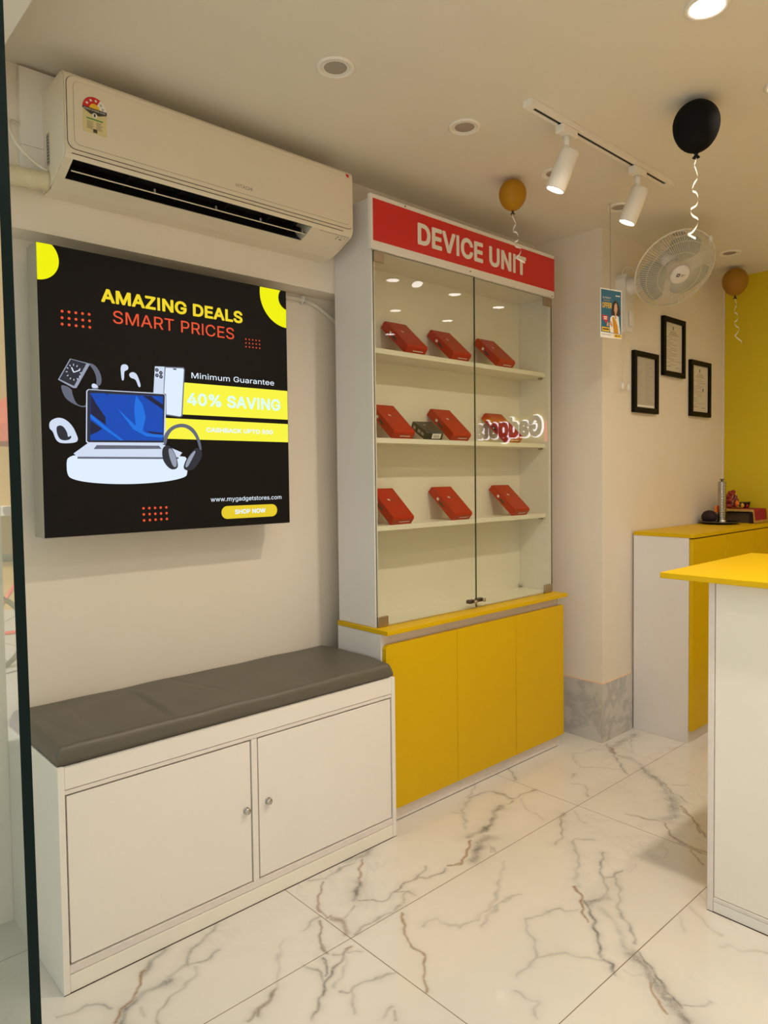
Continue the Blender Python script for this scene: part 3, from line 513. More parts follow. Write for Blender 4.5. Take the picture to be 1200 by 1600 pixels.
GLYPH_BOLD = {
 '%':[709,[49,360,60,325,71,305,90,286,110,271,130,262,155,256,200,256,225,263,247,275,275,300,288,320,297,345,304,385,304,415,301,440,290,475,278,495,265,510,245,527,225,537,200,543,175,545,150,543,125,536,105,526,86,510,70,490,55,460,48,430,47,390],[104,-5,112,-20,120,-25,130,-28,195,-28,211,-20,564,495,568,505,567,515,558,530,550,535,540,537,480,537,470,534,460,526,110,17,104,5],[155,390,156,420,160,435,170,443,185,442,191,435,194,420,194,380,190,365,185,358,180,356,165,358,158,370],[375,70,385,35,396,15,412,-5,434,-20,455,-30,475,-35,500,-38,525,-36,550,-29,570,-19,590,-3,605,15,623,50,628,75,628,140,623,165,615,185,602,205,590,220,570,234,550,244,525,251,500,253,475,250,450,243,430,232,413,220,400,205,387,185,378,160,372,125,372,95],[485,74,481,100,482,130,485,140,492,150,510,150,515,145,520,130,521,95,517,75,510,65,500,63,490,66]],
 '0':[486,[23,198,33,137,43,103,58,68,83,31,118,-1,153,-21,188,-31,228,-35,268,-31,303,-20,341,3,368,28,389,58,410,103,428,173,432,213,432,298,421,368,411,403,393,443,370,478,338,508,308,527,268,539,233,543,180,538,148,528,113,506,84,478,63,448,42,403,26,338,21,298,20,253],[138,234,139,293,143,328,150,358,169,398,183,415,194,423,208,429,228,432,243,430,258,424,280,403,296,378,310,328,314,293,316,253,311,183,296,133,283,108,262,88,243,80,208,80,183,94,168,112,150,153,142,183]],
 '4':[486,[14,95,25,81,40,77,250,77,253,75,254,70,254,-5,258,-15,265,-22,280,-28,345,-28,356,-25,367,-15,371,0,372,75,375,77,420,78,435,88,441,105,441,160,438,175,425,188,415,191,375,191,371,195,371,320,365,335,355,343,345,346,280,346,265,340,257,330,254,320,254,195,250,191,165,191,159,195,335,495,339,505,338,515,334,525,325,533,310,537,245,537,235,534,224,525,15,170,12,155]],
 '5':[486,[34,108,47,68,61,43,80,21,101,3,130,-15,155,-25,185,-32,225,-35,260,-31,290,-24,325,-8,350,11,373,33,394,63,408,93,416,128,419,158,418,188,413,218,404,243,392,268,366,303,350,319,330,333,305,347,280,355,235,362,205,360,170,352,169,358,175,418,180,424,365,424,375,425,385,431,393,443,394,453,394,513,385,530,375,536,365,537,95,537,85,535,75,527,68,513,39,258,39,248,43,238,50,231,60,226,130,218,140,221,165,237,190,246,220,249,249,243,270,231,289,208,298,178,299,148,294,128,280,104,260,87,235,79,200,80,175,92,156,113,149,138,143,148,135,155,125,158,60,158,45,154,39,148,33,138]],
 'A':[513,[-10,-10,-4,-20,11,-28,86,-28,101,-23,111,-10,156,114,321,114,326,110,369,-10,376,-21,391,-28,466,-28,476,-25,487,-15,491,-5,489,10,302,520,291,533,276,537,196,537,186,533,176,521,-10,10,-12,0],[196,229,236,352,241,352,283,230,276,227,201,227]],
 'B':[489,[34,-10,45,-24,60,-28,245,-28,290,-25,325,-19,355,-8,380,6,407,30,425,54,437,80,443,105,446,135,444,165,437,195,425,219,411,240,383,265,381,270,392,280,411,305,420,329,425,350,426,370,423,405,417,430,403,460,387,480,372,495,345,514,310,528,275,535,240,537,60,537,45,533,37,525,32,510,32,0],[155,85,153,90,153,200,155,202,245,203,280,198,305,185,314,175,323,160,327,140,324,120,315,105,300,94,275,88,245,85],[155,313,153,315,153,420,155,423,235,424,265,421,285,414,300,400,306,385,307,360,298,340,285,327,265,317,240,313]],
 'C':[543,[15,208,21,173,30,138,48,98,84,43,110,19,135,1,165,-14,195,-25,230,-33,265,-35,295,-34,320,-30,375,-12,400,2,440,33,470,73,485,102,495,132,501,158,500,168,495,177,485,185,475,188,400,187,390,181,383,173,373,143,360,122,350,111,330,96,305,86,280,82,245,83,220,89,195,103,180,115,165,132,150,158,141,183,134,218,131,253,134,293,140,323,151,353,163,373,185,397,200,409,220,419,245,426,270,428,295,425,319,418,349,398,366,378,376,358,384,333,395,323,410,320,480,321,495,331,501,348,495,378,485,408,459,453,436,478,399,508,375,521,350,530,320,539,265,544,230,542,200,536,165,523,135,508,109,488,85,466,64,438,44,403,30,368,20,333,14,298,12,253]],
 'D':[535,[34,-10,45,-24,60,-28,220,-28,260,-26,295,-20,330,-10,370,10,395,27,415,46,440,76,457,105,470,135,482,175,488,215,490,255,488,295,482,335,473,370,460,400,435,442,405,475,370,500,335,518,300,528,260,535,60,537,45,533,37,525,32,510,32,0],[155,85,153,90,153,420,155,423,160,424,220,424,255,421,285,413,310,400,325,389,340,373,353,350,363,320,369,290,371,255,369,220,363,190,353,160,340,138,324,120,305,106,280,95,245,87]],
 'E':[452,[34,-10,45,-24,60,-28,375,-28,390,-24,399,-15,403,0,403,60,396,75,385,83,375,85,155,85,153,90,153,195,155,201,360,201,376,210,382,220,383,230,383,290,376,305,365,312,355,314,154,315,153,420,155,423,160,424,370,424,385,427,397,440,400,455,399,515,395,525,385,534,370,537,60,537,45,533,37,525,32,510,32,0]],
 'F':[443,[34,-10,45,-24,60,-28,130,-28,140,-24,149,-15,153,0,153,190,155,192,350,193,360,197,369,205,374,220,374,280,370,292,360,302,345,306,155,307,153,310,153,420,155,423,160,424,370,424,380,426,391,435,397,450,396,515,392,525,385,532,370,537,60,537,45,533,37,525,32,510,32,0]],
 'G':[553,[15,208,20,173,30,138,44,103,60,75,81,48,105,23,135,1,165,-15,200,-27,230,-32,265,-35,315,-31,355,-21,385,-8,425,17,452,43,476,78,492,113,502,153,506,198,506,258,500,273,490,281,480,284,285,284,275,283,266,278,258,268,255,253,255,198,257,188,265,178,280,171,380,171,383,168,372,138,362,123,348,108,330,95,313,88,290,83,270,81,245,83,220,89,195,103,164,133,150,158,139,188,134,218,131,253,134,293,140,323,151,353,165,377,180,394,198,408,220,419,240,425,265,428,295,425,320,417,340,404,360,383,385,333,395,324,410,321,480,322,495,331,500,338,502,348,496,378,485,408,460,450,440,474,400,506,350,530,320,538,265,544,225,541,195,535,165,524,130,505,108,488,85,467,63,438,43,403,19,333,12,258]],
 'H':[550,[34,-10,45,-24,60,-28,130,-28,140,-24,149,-15,153,0,153,200,155,203,360,204,364,200,364,0,368,-15,380,-25,395,-28,460,-28,470,-25,480,-16,485,0,485,510,483,520,475,530,460,537,390,537,375,531,366,520,364,510,364,325,364,320,360,317,155,318,153,320,153,510,150,521,140,533,125,537,55,537,45,533,37,525,32,510,32,0]],
 'I':[230,[46,-28,46,537,153,537,153,-28]],
 'K':[500,[34,-10,45,-24,60,-28,130,-28,140,-24,149,-15,153,0,153,155,195,200,355,-22,370,-28,450,-28,460,-26,470,-18,475,-10,477,0,473,15,280,285,470,492,476,505,475,515,471,525,465,531,450,537,365,537,350,533,155,324,153,330,153,510,148,525,140,533,125,537,55,537,45,533,37,525,32,510,32,0]],
 'L':[426,[34,-10,45,-24,60,-28,360,-28,370,-27,380,-21,389,-5,388,65,380,77,370,84,155,85,153,90,153,510,151,520,145,529,130,537,55,537,40,529,33,515,32,0]],
 'M':[661,[34,-10,45,-24,60,-28,130,-27,142,-20,148,-10,150,0,150,265,150,255,155,253,262,-15,274,-25,285,-28,345,-28,355,-25,362,-20,368,-10,475,263,476,0,478,-10,485,-21,500,-28,570,-28,580,-25,588,-20,594,-10,596,0,596,505,594,520,586,530,570,537,475,537,465,535,453,525,315,165,175,525,165,534,150,537,60,537,50,535,40,529,34,520,32,510,32,0]],
 'N':[556,[34,-10,45,-24,60,-28,130,-28,145,-20,151,-10,153,0,153,305,155,313,367,-20,375,-25,385,-28,465,-28,475,-25,485,-17,491,0,491,510,489,520,480,531,465,537,395,537,381,530,373,520,371,510,370,193,155,530,140,537,60,537,45,533,37,525,32,510,32,0]],
 'O':[566,[15,208,21,173,30,138,45,103,62,73,81,48,111,18,135,1,165,-14,195,-25,230,-33,265,-35,300,-33,340,-25,370,-14,395,-1,429,23,450,45,472,73,489,103,502,133,513,173,519,213,521,253,519,293,514,333,503,373,488,408,470,438,450,463,430,484,395,510,370,523,340,534,300,542,265,544,235,542,195,534,165,523,140,510,109,488,84,463,65,440,46,408,30,368,20,333,14,298,12,253],[135,210,131,258,134,293,140,324,151,353,165,376,180,394,198,408,220,419,245,426,265,428,290,425,315,419,335,408,354,393,370,374,384,348,393,323,400,293,402,253,400,218,393,183,381,153,365,128,335,101,315,90,295,84,265,81,240,83,220,89,200,99,180,115,152,153,140,183]],
 'P':[478,[34,-10,40,-20,55,-28,125,-28,140,-24,149,-15,153,0,153,155,155,158,275,160,315,169,345,182,375,203,396,225,414,250,426,280,435,315,437,350,435,380,427,410,415,442,396,470,375,492,345,512,310,527,275,534,235,537,60,537,45,533,37,525,32,510,32,0],[155,270,153,275,153,420,155,423,255,423,281,415,300,400,307,390,313,375,316,345,311,315,304,300,295,289,275,277,255,272]],
 'R':[482,[34,-10,45,-24,60,-28,130,-28,145,-20,151,-10,153,0,153,165,155,170,225,170,230,170,327,-10,335,-21,350,-28,430,-28,441,-25,452,-15,456,-5,454,10,353,195,375,211,400,235,415,259,427,285,435,320,437,350,435,385,426,420,415,445,400,470,375,494,345,514,310,528,275,534,235,537,60,537,45,533,37,525,32,510,32,0],[155,283,153,285,153,420,155,423,255,423,285,415,304,400,310,390,316,370,316,340,310,315,298,300,275,288,255,284]],
 'S':[480,[13,116,15,101,26,71,40,46,61,21,88,-1,118,-17,148,-28,183,-35,223,-37,268,-34,303,-27,333,-15,363,1,388,22,408,47,423,73,433,106,436,136,435,166,428,191,417,216,392,246,358,272,305,296,208,323,178,335,160,346,149,356,144,366,143,376,148,396,158,409,168,417,193,427,228,431,268,423,288,412,298,403,306,391,310,371,315,361,328,351,403,350,413,353,423,361,428,371,425,411,414,441,399,466,381,486,357,506,323,525,298,535,268,541,228,544,193,542,153,533,128,524,103,510,73,488,53,465,39,441,27,406,24,371,28,336,45,296,68,268,103,242,133,228,173,213,253,191,293,174,305,166,314,156,317,141,317,131,308,111,288,93,263,82,238,78,193,80,163,91,142,111,128,151,118,161,108,165,38,165,24,161,17,156,11,146,10,136]],
 'T':[482,[7,440,15,430,27,424,157,424,162,424,165,420,165,-5,173,-20,187,-27,257,-28,272,-24,281,-15,285,0,285,420,287,423,292,424,417,424,432,428,442,439,445,450,445,510,442,521,432,533,417,537,27,537,12,529,5,515,4,450]],
 'U':[550,[35,142,45,97,60,67,82,37,115,7,140,-9,175,-24,220,-34,260,-36,300,-34,340,-25,370,-12,410,12,435,37,458,67,472,97,482,137,485,172,485,507,484,517,478,527,470,534,460,537,390,537,377,532,368,522,365,507,365,182,363,157,352,127,330,101,300,86,280,81,260,80,235,81,220,85,200,93,187,102,175,113,165,127,154,157,152,182,152,507,149,522,140,532,125,537,55,537,40,529,33,517,32,507,32,172]],
 'V':[513,[-11,500,180,-15,191,-25,201,-28,281,-28,291,-25,298,-20,304,-10,490,500,490,515,486,525,476,534,461,537,391,537,381,533,372,525,241,149,107,525,96,534,86,537,11,537,1,533,-7,525,-11,515]],
 'W':[719,[-9,495,127,-5,136,-21,151,-28,231,-28,242,-25,254,-15,341,301,346,297,431,-15,441,-24,456,-28,531,-28,541,-26,551,-18,558,-5,697,500,697,515,688,530,681,535,671,537,601,537,591,534,580,525,576,515,496,203,491,195,407,515,403,525,396,532,381,537,306,537,291,533,283,525,279,515,196,200,191,199,109,515,105,525,96,533,86,537,11,537,-2,530,-10,520,-12,510]],
 'Z':[471,[14,-5,22,-20,30,-25,40,-28,400,-28,411,-25,423,-15,427,0,427,60,420,75,410,83,400,85,175,85,175,90,422,450,425,460,425,510,423,520,415,530,405,536,395,537,40,537,25,533,17,525,12,510,12,450,18,435,30,426,40,424,255,424,260,424,264,420,18,60,14,45]],
 'a':[422,[4,81,13,51,39,11,62,-9,105,-29,155,-37,185,-35,225,-25,250,-12,263,-24,275,-28,340,-28,355,-21,364,-9,365,1,365,251,363,281,356,311,348,331,335,352,320,370,285,393,265,401,225,410,195,412,165,410,125,402,85,384,60,367,44,351,29,331,15,301,13,291,15,281,20,273,29,266,95,246,105,246,120,254,133,276,150,291,170,300,195,303,220,300,235,292,243,281,248,261,240,256,115,237,80,225,47,206,31,191,20,177,10,156,2,111],[125,88,120,101,122,116,130,125,145,133,165,138,245,150,248,146,246,126,238,106,225,91,205,79,185,74,160,74,140,78]],
 'd':[457,[8,147,16,107,30,72,46,42,74,10,97,-8,124,-22,159,-33,194,-36,219,-35,244,-30,284,-9,297,-23,309,-28,374,-28,384,-25,393,-18,399,-8,400,2,400,507,399,517,393,527,384,534,369,537,309,537,299,534,290,527,283,512,283,397,282,392,279,390,259,401,224,410,194,412,159,409,129,401,99,386,69,362,45,332,29,303,16,267,8,227,6,187],[129,147,124,187,126,212,135,252,149,277,174,296,204,302,234,296,255,282,274,252,281,217,284,187,278,142,267,112,257,97,237,82,219,76,189,76,174,81,154,96,144,109]],
 'e':[437,[9,152,17,107,34,67,49,42,71,17,103,-8,139,-24,174,-33,209,-36,244,-34,269,-30,294,-22,339,5,357,22,373,42,384,62,393,87,391,102,384,112,369,119,309,133,299,132,284,122,269,97,254,84,234,76,199,75,174,81,154,94,136,117,129,138,134,141,369,141,384,144,393,152,398,162,399,192,398,232,392,262,383,292,369,322,342,357,319,378,294,393,254,407,209,412,169,410,134,400,99,382,74,362,49,334,30,302,17,267,8,227,6,187],[134,250,132,252,140,267,159,288,174,297,204,302,224,300,245,292,264,272,274,252,269,249]],
 'g':[458,[8,149,16,114,32,74,48,49,69,24,99,3,134,-14,159,-20,194,-23,219,-22,244,-17,279,-2,283,-6,281,-26,271,-46,264,-53,250,-61,229,-67,189,-68,164,-62,144,-48,119,-20,104,-13,89,-16,39,-44,26,-56,23,-66,24,-76,37,-101,64,-131,99,-156,124,-166,154,-174,204,-179,239,-177,274,-171,304,-161,329,-148,354,-129,373,-106,390,-76,398,-41,400,-6,400,379,396,394,385,404,374,407,309,407,294,400,284,387,264,399,244,406,219,411,194,412,154,408,129,401,96,384,69,360,49,337,29,304,17,274,8,229,6,189],[129,153,124,194,129,234,141,264,154,282,174,296,204,302,234,297,259,279,274,254,280,234,284,189,282,164,275,134,267,119,255,104,239,94,219,88,204,87,174,92,159,101,144,116,135,134]],
 's':[398,[10,82,15,62,26,40,41,20,56,4,81,-13,101,-23,126,-30,156,-35,181,-36,211,-35,241,-30,274,-18,296,-6,316,10,336,32,348,52,357,82,359,107,356,133,344,167,326,191,300,212,271,226,151,259,140,267,137,277,141,287,156,299,171,303,191,305,206,303,226,293,235,282,246,260,261,250,276,250,336,265,349,277,352,287,351,297,342,322,320,357,301,376,266,397,241,406,211,411,161,411,131,405,106,397,81,384,61,368,41,346,30,327,22,302,19,272,22,247,34,212,54,187,80,167,106,155,141,143,221,123,236,114,239,102,236,92,216,79,201,75,166,75,151,78,136,87,128,97,120,117,114,127,101,134,91,135,21,118,15,112,9,102]],
 't':[260,[-20,316,-14,307,-4,301,31,299,37,296,37,91,41,56,56,22,71,3,79,-4,101,-18,131,-28,166,-32,196,-31,216,-27,231,-19,239,-9,241,6,226,68,216,78,206,82,161,79,156,82,154,101,154,296,161,299,211,300,221,305,227,311,232,326,232,376,231,386,226,396,211,406,156,408,154,411,154,476,150,486,141,495,126,499,56,498,45,491,37,476,36,408,-4,405,-14,399,-19,391,-22,376,-22,326]],
}
GLYPH_HEAVY = {
 'G':[570,[0,218,6,168,17,133,34,93,50,65,71,38,96,13,125,-9,165,-30,195,-40,230,-47,270,-49,310,-46,355,-36,395,-19,430,4,461,33,489,73,505,108,516,153,520,198,520,258,514,278,500,292,480,298,280,298,260,291,247,278,241,258,241,193,250,173,260,164,275,158,360,157,364,153,349,128,324,108,310,102,290,97,270,95,245,98,225,103,205,113,175,142,163,163,153,193,148,218,145,253,148,288,154,323,164,348,175,367,190,384,205,396,225,406,245,412,270,414,290,412,315,404,337,388,353,368,375,323,390,311,405,307,480,307,490,310,502,318,510,328,515,338,516,353,507,388,495,418,468,463,430,501,407,518,385,530,350,545,295,556,265,558,230,556,190,548,155,535,125,518,100,500,72,473,46,438,30,408,6,338,0,293,-2,253]],
 'a':[439,[-10,86,0,46,14,21,29,1,55,-21,75,-32,100,-42,130,-48,160,-51,210,-45,245,-31,262,-39,275,-42,340,-42,362,-34,374,-19,379,-4,379,251,376,286,371,311,360,338,346,361,325,384,290,406,250,420,210,426,170,425,120,415,77,396,55,380,30,356,15,335,2,306,-1,286,5,269,18,256,63,241,70,236,37,216,21,201,6,181,-3,161,-9,136,-12,111],[135,100,135,111,150,120,230,133,233,131,227,116,221,106,210,97,196,91,160,88,145,91],[145,257,140,261,150,273,165,283,180,288,195,289,215,287,226,281,232,271,230,269]],
 'd':[474,[-6,152,3,102,17,67,36,32,59,5,84,-16,119,-35,159,-48,194,-50,224,-48,244,-44,279,-29,299,-40,314,-42,379,-41,399,-32,410,-18,414,2,414,507,412,522,403,537,389,547,374,551,309,551,294,547,279,536,270,517,269,412,224,425,194,426,159,424,114,409,89,396,60,372,34,342,18,312,2,272,-6,232,-8,187],[139,178,140,207,144,232,153,257,164,272,179,283,204,288,229,283,245,272,261,247,268,212,270,187,266,152,260,132,254,117,244,104,229,94,214,90,189,91,174,97,159,112,149,130,142,152]],
 'e':[454,[-6,162,3,107,19,65,43,27,64,4,89,-15,129,-36,169,-46,214,-50,269,-44,303,-33,345,-8,364,9,379,27,397,57,406,82,407,97,399,116,387,127,404,143,412,162,412,232,406,267,396,297,383,327,352,367,324,391,299,406,254,421,204,426,164,423,127,412,94,395,64,372,37,342,17,307,3,267,-6,227,-8,187],[149,127,269,127,260,107,249,98,234,91,214,88,194,90,174,97,156,112,149,122],[159,264,158,267,162,272,179,283,204,288,219,287,234,282,250,267,244,263]],
 'g':[475,[-6,154,2,109,19,69,38,39,55,19,80,-1,78,-6,24,-37,16,-46,10,-61,11,-81,20,-101,54,-141,89,-166,119,-179,149,-187,204,-193,244,-190,274,-185,309,-174,334,-161,361,-141,384,-115,403,-81,412,-46,414,-6,414,379,409,399,395,414,379,420,309,421,294,416,279,407,244,420,224,425,194,426,154,422,124,414,89,396,59,370,37,344,19,314,4,279,-6,234,-8,189],[139,182,139,209,144,234,154,259,169,277,189,286,214,287,229,284,249,269,259,252,265,234,269,214,270,189,269,169,262,139,244,113,229,105,204,101,179,105,169,111,156,124,148,139,143,154],[154,-38,152,-36,154,-34,194,-37,224,-35,264,-24,266,-26,261,-36,254,-43,244,-48,224,-54,204,-55,179,-52,164,-46]],
 's':[415,[-4,82,2,57,14,32,44,-3,76,-26,96,-36,121,-43,151,-49,181,-50,216,-49,246,-43,281,-30,306,-16,326,0,346,22,363,52,370,77,373,102,370,137,357,172,339,197,311,221,281,237,341,252,355,262,364,277,365,297,358,322,331,366,309,387,271,410,246,419,211,425,156,425,126,419,76,397,51,378,31,357,15,327,8,302,5,277,8,247,11,232,24,202,44,177,78,152,80,147,26,135,11,128,1,117,-4,107,-6,97],[131,127,136,130,201,114,221,108,225,102,211,92,196,88,181,87,156,91,141,102],[156,272,151,277,164,287,186,291,201,290,211,286,221,277,232,252]],
 't':[277,[-35,316,-27,301,-16,291,-3,286,21,284,23,281,23,91,26,61,40,21,58,-4,66,-12,91,-29,131,-42,166,-46,196,-45,226,-38,241,-29,252,-14,255,1,243,61,238,76,229,86,216,94,201,96,171,92,168,101,168,281,171,285,216,287,231,295,240,306,246,326,246,381,242,396,236,406,226,415,211,420,171,421,168,426,167,481,160,496,146,508,126,513,66,513,51,511,36,501,26,486,23,476,23,426,21,421,1,421,-14,416,-24,408,-32,396,-36,381]],
}
GLYPH_HALO = {
 'G':[570,[-35,203,-29,163,-18,123,-2,83,18,48,50,8,75,-17,105,-39,150,-63,185,-74,225,-82,270,-85,315,-82,370,-69,420,-46,455,-23,485,6,519,53,540,98,552,148,556,198,555,268,549,288,540,303,549,328,552,348,551,363,542,398,531,428,518,453,494,488,475,509,450,531,425,549,400,563,360,579,300,591,265,594,230,592,180,583,145,570,115,554,75,526,42,493,19,463,2,433,-17,388,-30,343,-36,298,-38,258],[185,215,181,253,184,288,189,313,206,348,225,366,240,373,255,377,285,376,300,371,311,363,328,338,325,334,275,334,255,329,230,313,212,288,205,263,205,193,209,173,222,148,215,152,205,163,196,178]],
 'a':[439,[-46,76,-33,31,-16,1,3,-24,35,-51,60,-65,90,-77,125,-84,165,-87,215,-80,245,-71,270,-78,345,-78,365,-73,382,-64,395,-52,405,-39,411,-24,414,-9,415,251,412,291,405,322,391,356,376,381,350,410,305,439,275,450,220,461,170,461,135,456,85,440,49,421,25,402,0,376,-17,351,-34,311,-37,286,-33,266,-23,246,-5,226,-24,201,-39,166,-45,141,-48,111]],
 'd':[474,[-41,142,-29,87,-16,52,6,12,34,-21,60,-43,105,-68,149,-82,199,-86,234,-83,279,-70,309,-78,384,-77,404,-71,424,-58,443,-33,448,-18,450,2,450,512,445,537,429,562,409,578,384,586,309,587,284,582,259,567,246,552,239,539,233,517,232,462,229,460,194,462,154,459,114,449,70,427,39,402,4,362,-15,327,-32,282,-42,232,-44,187],[179,154,174,192,181,232,186,242,194,250,204,252,214,250,226,237,232,207,233,172,226,142,221,132,214,127,199,126,189,132]],
 'e':[454,[-41,147,-30,92,-11,45,9,12,34,-17,72,-48,119,-71,164,-82,214,-86,244,-85,279,-79,319,-65,369,-35,389,-17,409,6,429,40,442,77,443,97,437,127,446,147,449,167,448,232,440,277,429,312,413,347,395,372,378,392,344,421,319,436,299,445,259,457,204,462,154,458,114,446,69,422,34,393,4,357,-18,317,-31,279,-40,242,-44,187]],
 'g':[475,[-41,144,-32,99,-17,59,5,24,21,4,-6,-16,-20,-36,-27,-61,-25,-86,-20,-101,-6,-127,33,-171,74,-199,109,-214,144,-223,204,-229,244,-227,284,-220,319,-209,354,-191,387,-166,414,-135,435,-96,447,-51,450,-11,450,379,447,399,439,419,429,432,415,444,399,452,384,456,309,457,274,448,234,459,199,462,144,457,109,446,74,429,37,399,10,369,-19,319,-32,284,-41,239,-44,189],[179,160,174,194,177,219,182,234,187,244,194,250,214,250,219,248,226,239,233,214,233,174,229,154,219,140,199,138,186,144]],
 's':[415,[-40,77,-33,47,-21,22,6,-16,26,-36,56,-57,86,-71,111,-78,146,-84,181,-86,216,-85,251,-79,296,-63,323,-48,346,-30,376,2,394,32,405,67,409,102,404,147,394,177,384,197,365,222,385,242,395,257,401,277,401,302,388,342,360,387,336,412,311,430,291,441,256,454,221,460,156,461,121,454,81,440,46,421,24,402,1,377,-16,347,-27,312,-31,272,-26,232,-12,192,5,167,-19,149,-34,128,-42,102]],
 't':[277,[-69,306,-60,286,-49,272,-34,260,-13,251,-13,91,-9,51,7,6,36,-33,71,-59,86,-66,121,-77,161,-82,196,-81,221,-77,246,-69,266,-55,279,-39,288,-19,291,1,289,21,277,76,264,101,241,122,226,128,206,133,204,136,204,246,206,249,231,254,246,261,261,274,273,291,282,321,281,391,273,416,256,437,234,451,206,458,200,496,193,511,181,526,156,543,126,549,51,548,31,541,15,531,1,516,-9,496,-12,481,-13,456,-34,446,-47,436,-59,422,-67,406,-72,381,-72,326]],
}

# ================================================================== the setting
CEIL = 2.544
WL, BEAM, PIL = -2.35, -2.245, -1.856
YP, YB, XR = 3.162, 4.60, 1.90

def marble_material(tiles=True):
    m = bpy.data.materials.new('white_marble_tile' if tiles else 'marble_skirting'); m.use_nodes = True; nt = m.node_tree; b = nt.nodes['Principled BSDF']
    N, L = nt.nodes.new, nt.links.new
    tc = N('ShaderNodeTexCoord')
    def noise(scale, detail=8, rough=.6, dist=0.0):
        n = N('ShaderNodeTexNoise'); n.inputs['Scale'].default_value = scale; n.inputs['Detail'].default_value = detail; n.inputs['Roughness'].default_value = rough
        n.inputs['Distortion'].default_value = dist; L(tc.outputs['Object'], n.inputs['Vector']); return n
    def math_(op, a, bb=None, clamp=False):
        n = N('ShaderNodeMath'); n.operation = op; n.use_clamp = clamp
        for i, v in enumerate((a, bb)):
            if v is None: continue
            if isinstance(v, (int, float)): n.inputs[i].default_value = v
            else: L(v, n.inputs[i])
        return n.outputs[0]
    def mix(fac, a, c):
        n = N('ShaderNodeMix'); n.data_type = 'RGBA'
        L(fac, n.inputs[0])
        for i, v in ((6, a), (7, c)):
            if isinstance(v, tuple): n.inputs[i].default_value = (*v, 1)
            else: L(v, n.inputs[i])
        return n.outputs[2]
    cloud = noise(1.6, 5)
    base = mix(cloud.outputs['Fac'], *(((0.63, 0.60, 0.55), (0.72, 0.69, 0.635)) if tiles else ((0.52, 0.50, 0.47), (0.64, 0.62, 0.58))))
    # faint thin veins everywhere
    v1 = noise(1.7, 9, .62, .6)
    ridge = math_('ABSOLUTE', math_('SUBTRACT', v1.outputs['Fac'], 0.5))
    fine = math_('MULTIPLY', math_('SUBTRACT', 1.0, math_('MULTIPLY', ridge, 55.0), True), math_('MULTIPLY', math_('SUBTRACT', noise(1.1, 3).outputs['Fac'], 0.47, True), 1.2 if tiles else 2.0))
    col = mix(math_('MINIMUM', fine, .7), base, (0.34, 0.33, 0.30))
    if tiles:
        at = N('ShaderNodeAttribute'); at.attribute_name = 'vein'
        sp = N('ShaderNodeSeparateColor'); L(at.outputs['Color'], sp.inputs[0])
        rag = noise(60, 8, .75, .8); ragm = math_('ADD', math_('MULTIPLY', rag.outputs['Fac'], 2.3), -0.25, True)
        g = math_('MULTIPLY', sp.outputs[0], ragm, True)
        col = mix(math_('MULTIPLY', g, 0.98, True), col, (0.20, 0.195, 0.18))
        col = mix(math_('MULTIPLY', math_('MULTIPLY', sp.outputs[1], ragm), 1.0, True), col, (0.26, 0.13, 0.035))
        # grout lines of the 1.2 x 0.6 m tiles
        sx = N('ShaderNodeSeparateXYZ'); L(tc.outputs['Object'], sx.inputs[0])
        def line(out, off, step, half):
            t = math_('MODULO', math_('ADD', out, 120*step-off), step)
            t = math_('MINIMUM', t, math_('SUBTRACT', step, t)); return math_('LESS_THAN', t, half)
        gl = math_('MAXIMUM', line(sx.outputs[0], -1.567, .6, .0013), line(sx.outputs[1], 1.284, 1.2, .0013))
        col = mix(gl, col, (0.17, 0.12, 0.075))
        L(math_('ADD', math_('MULTIPLY', gl, .5), 0.07), b.inputs['Roughness'])
    else:
        v2 = noise(1.9, 9, .6, .4); r2 = math_('ABSOLUTE', math_('SUBTRACT', v2.outputs['Fac'], 0.5))
        col = mix(math_('MULTIPLY', math_('SUBTRACT', 1.0, math_('MULTIPLY', r2, 26.0), True), .42), col, (0.25, 0.25, 0.24))
        b.inputs['Roughness'].default_value = 0.12
    L(col, b.inputs['Base Color'])
    return m
M['floor'] = marble_material(True); M['skirting'] = marble_material(False)

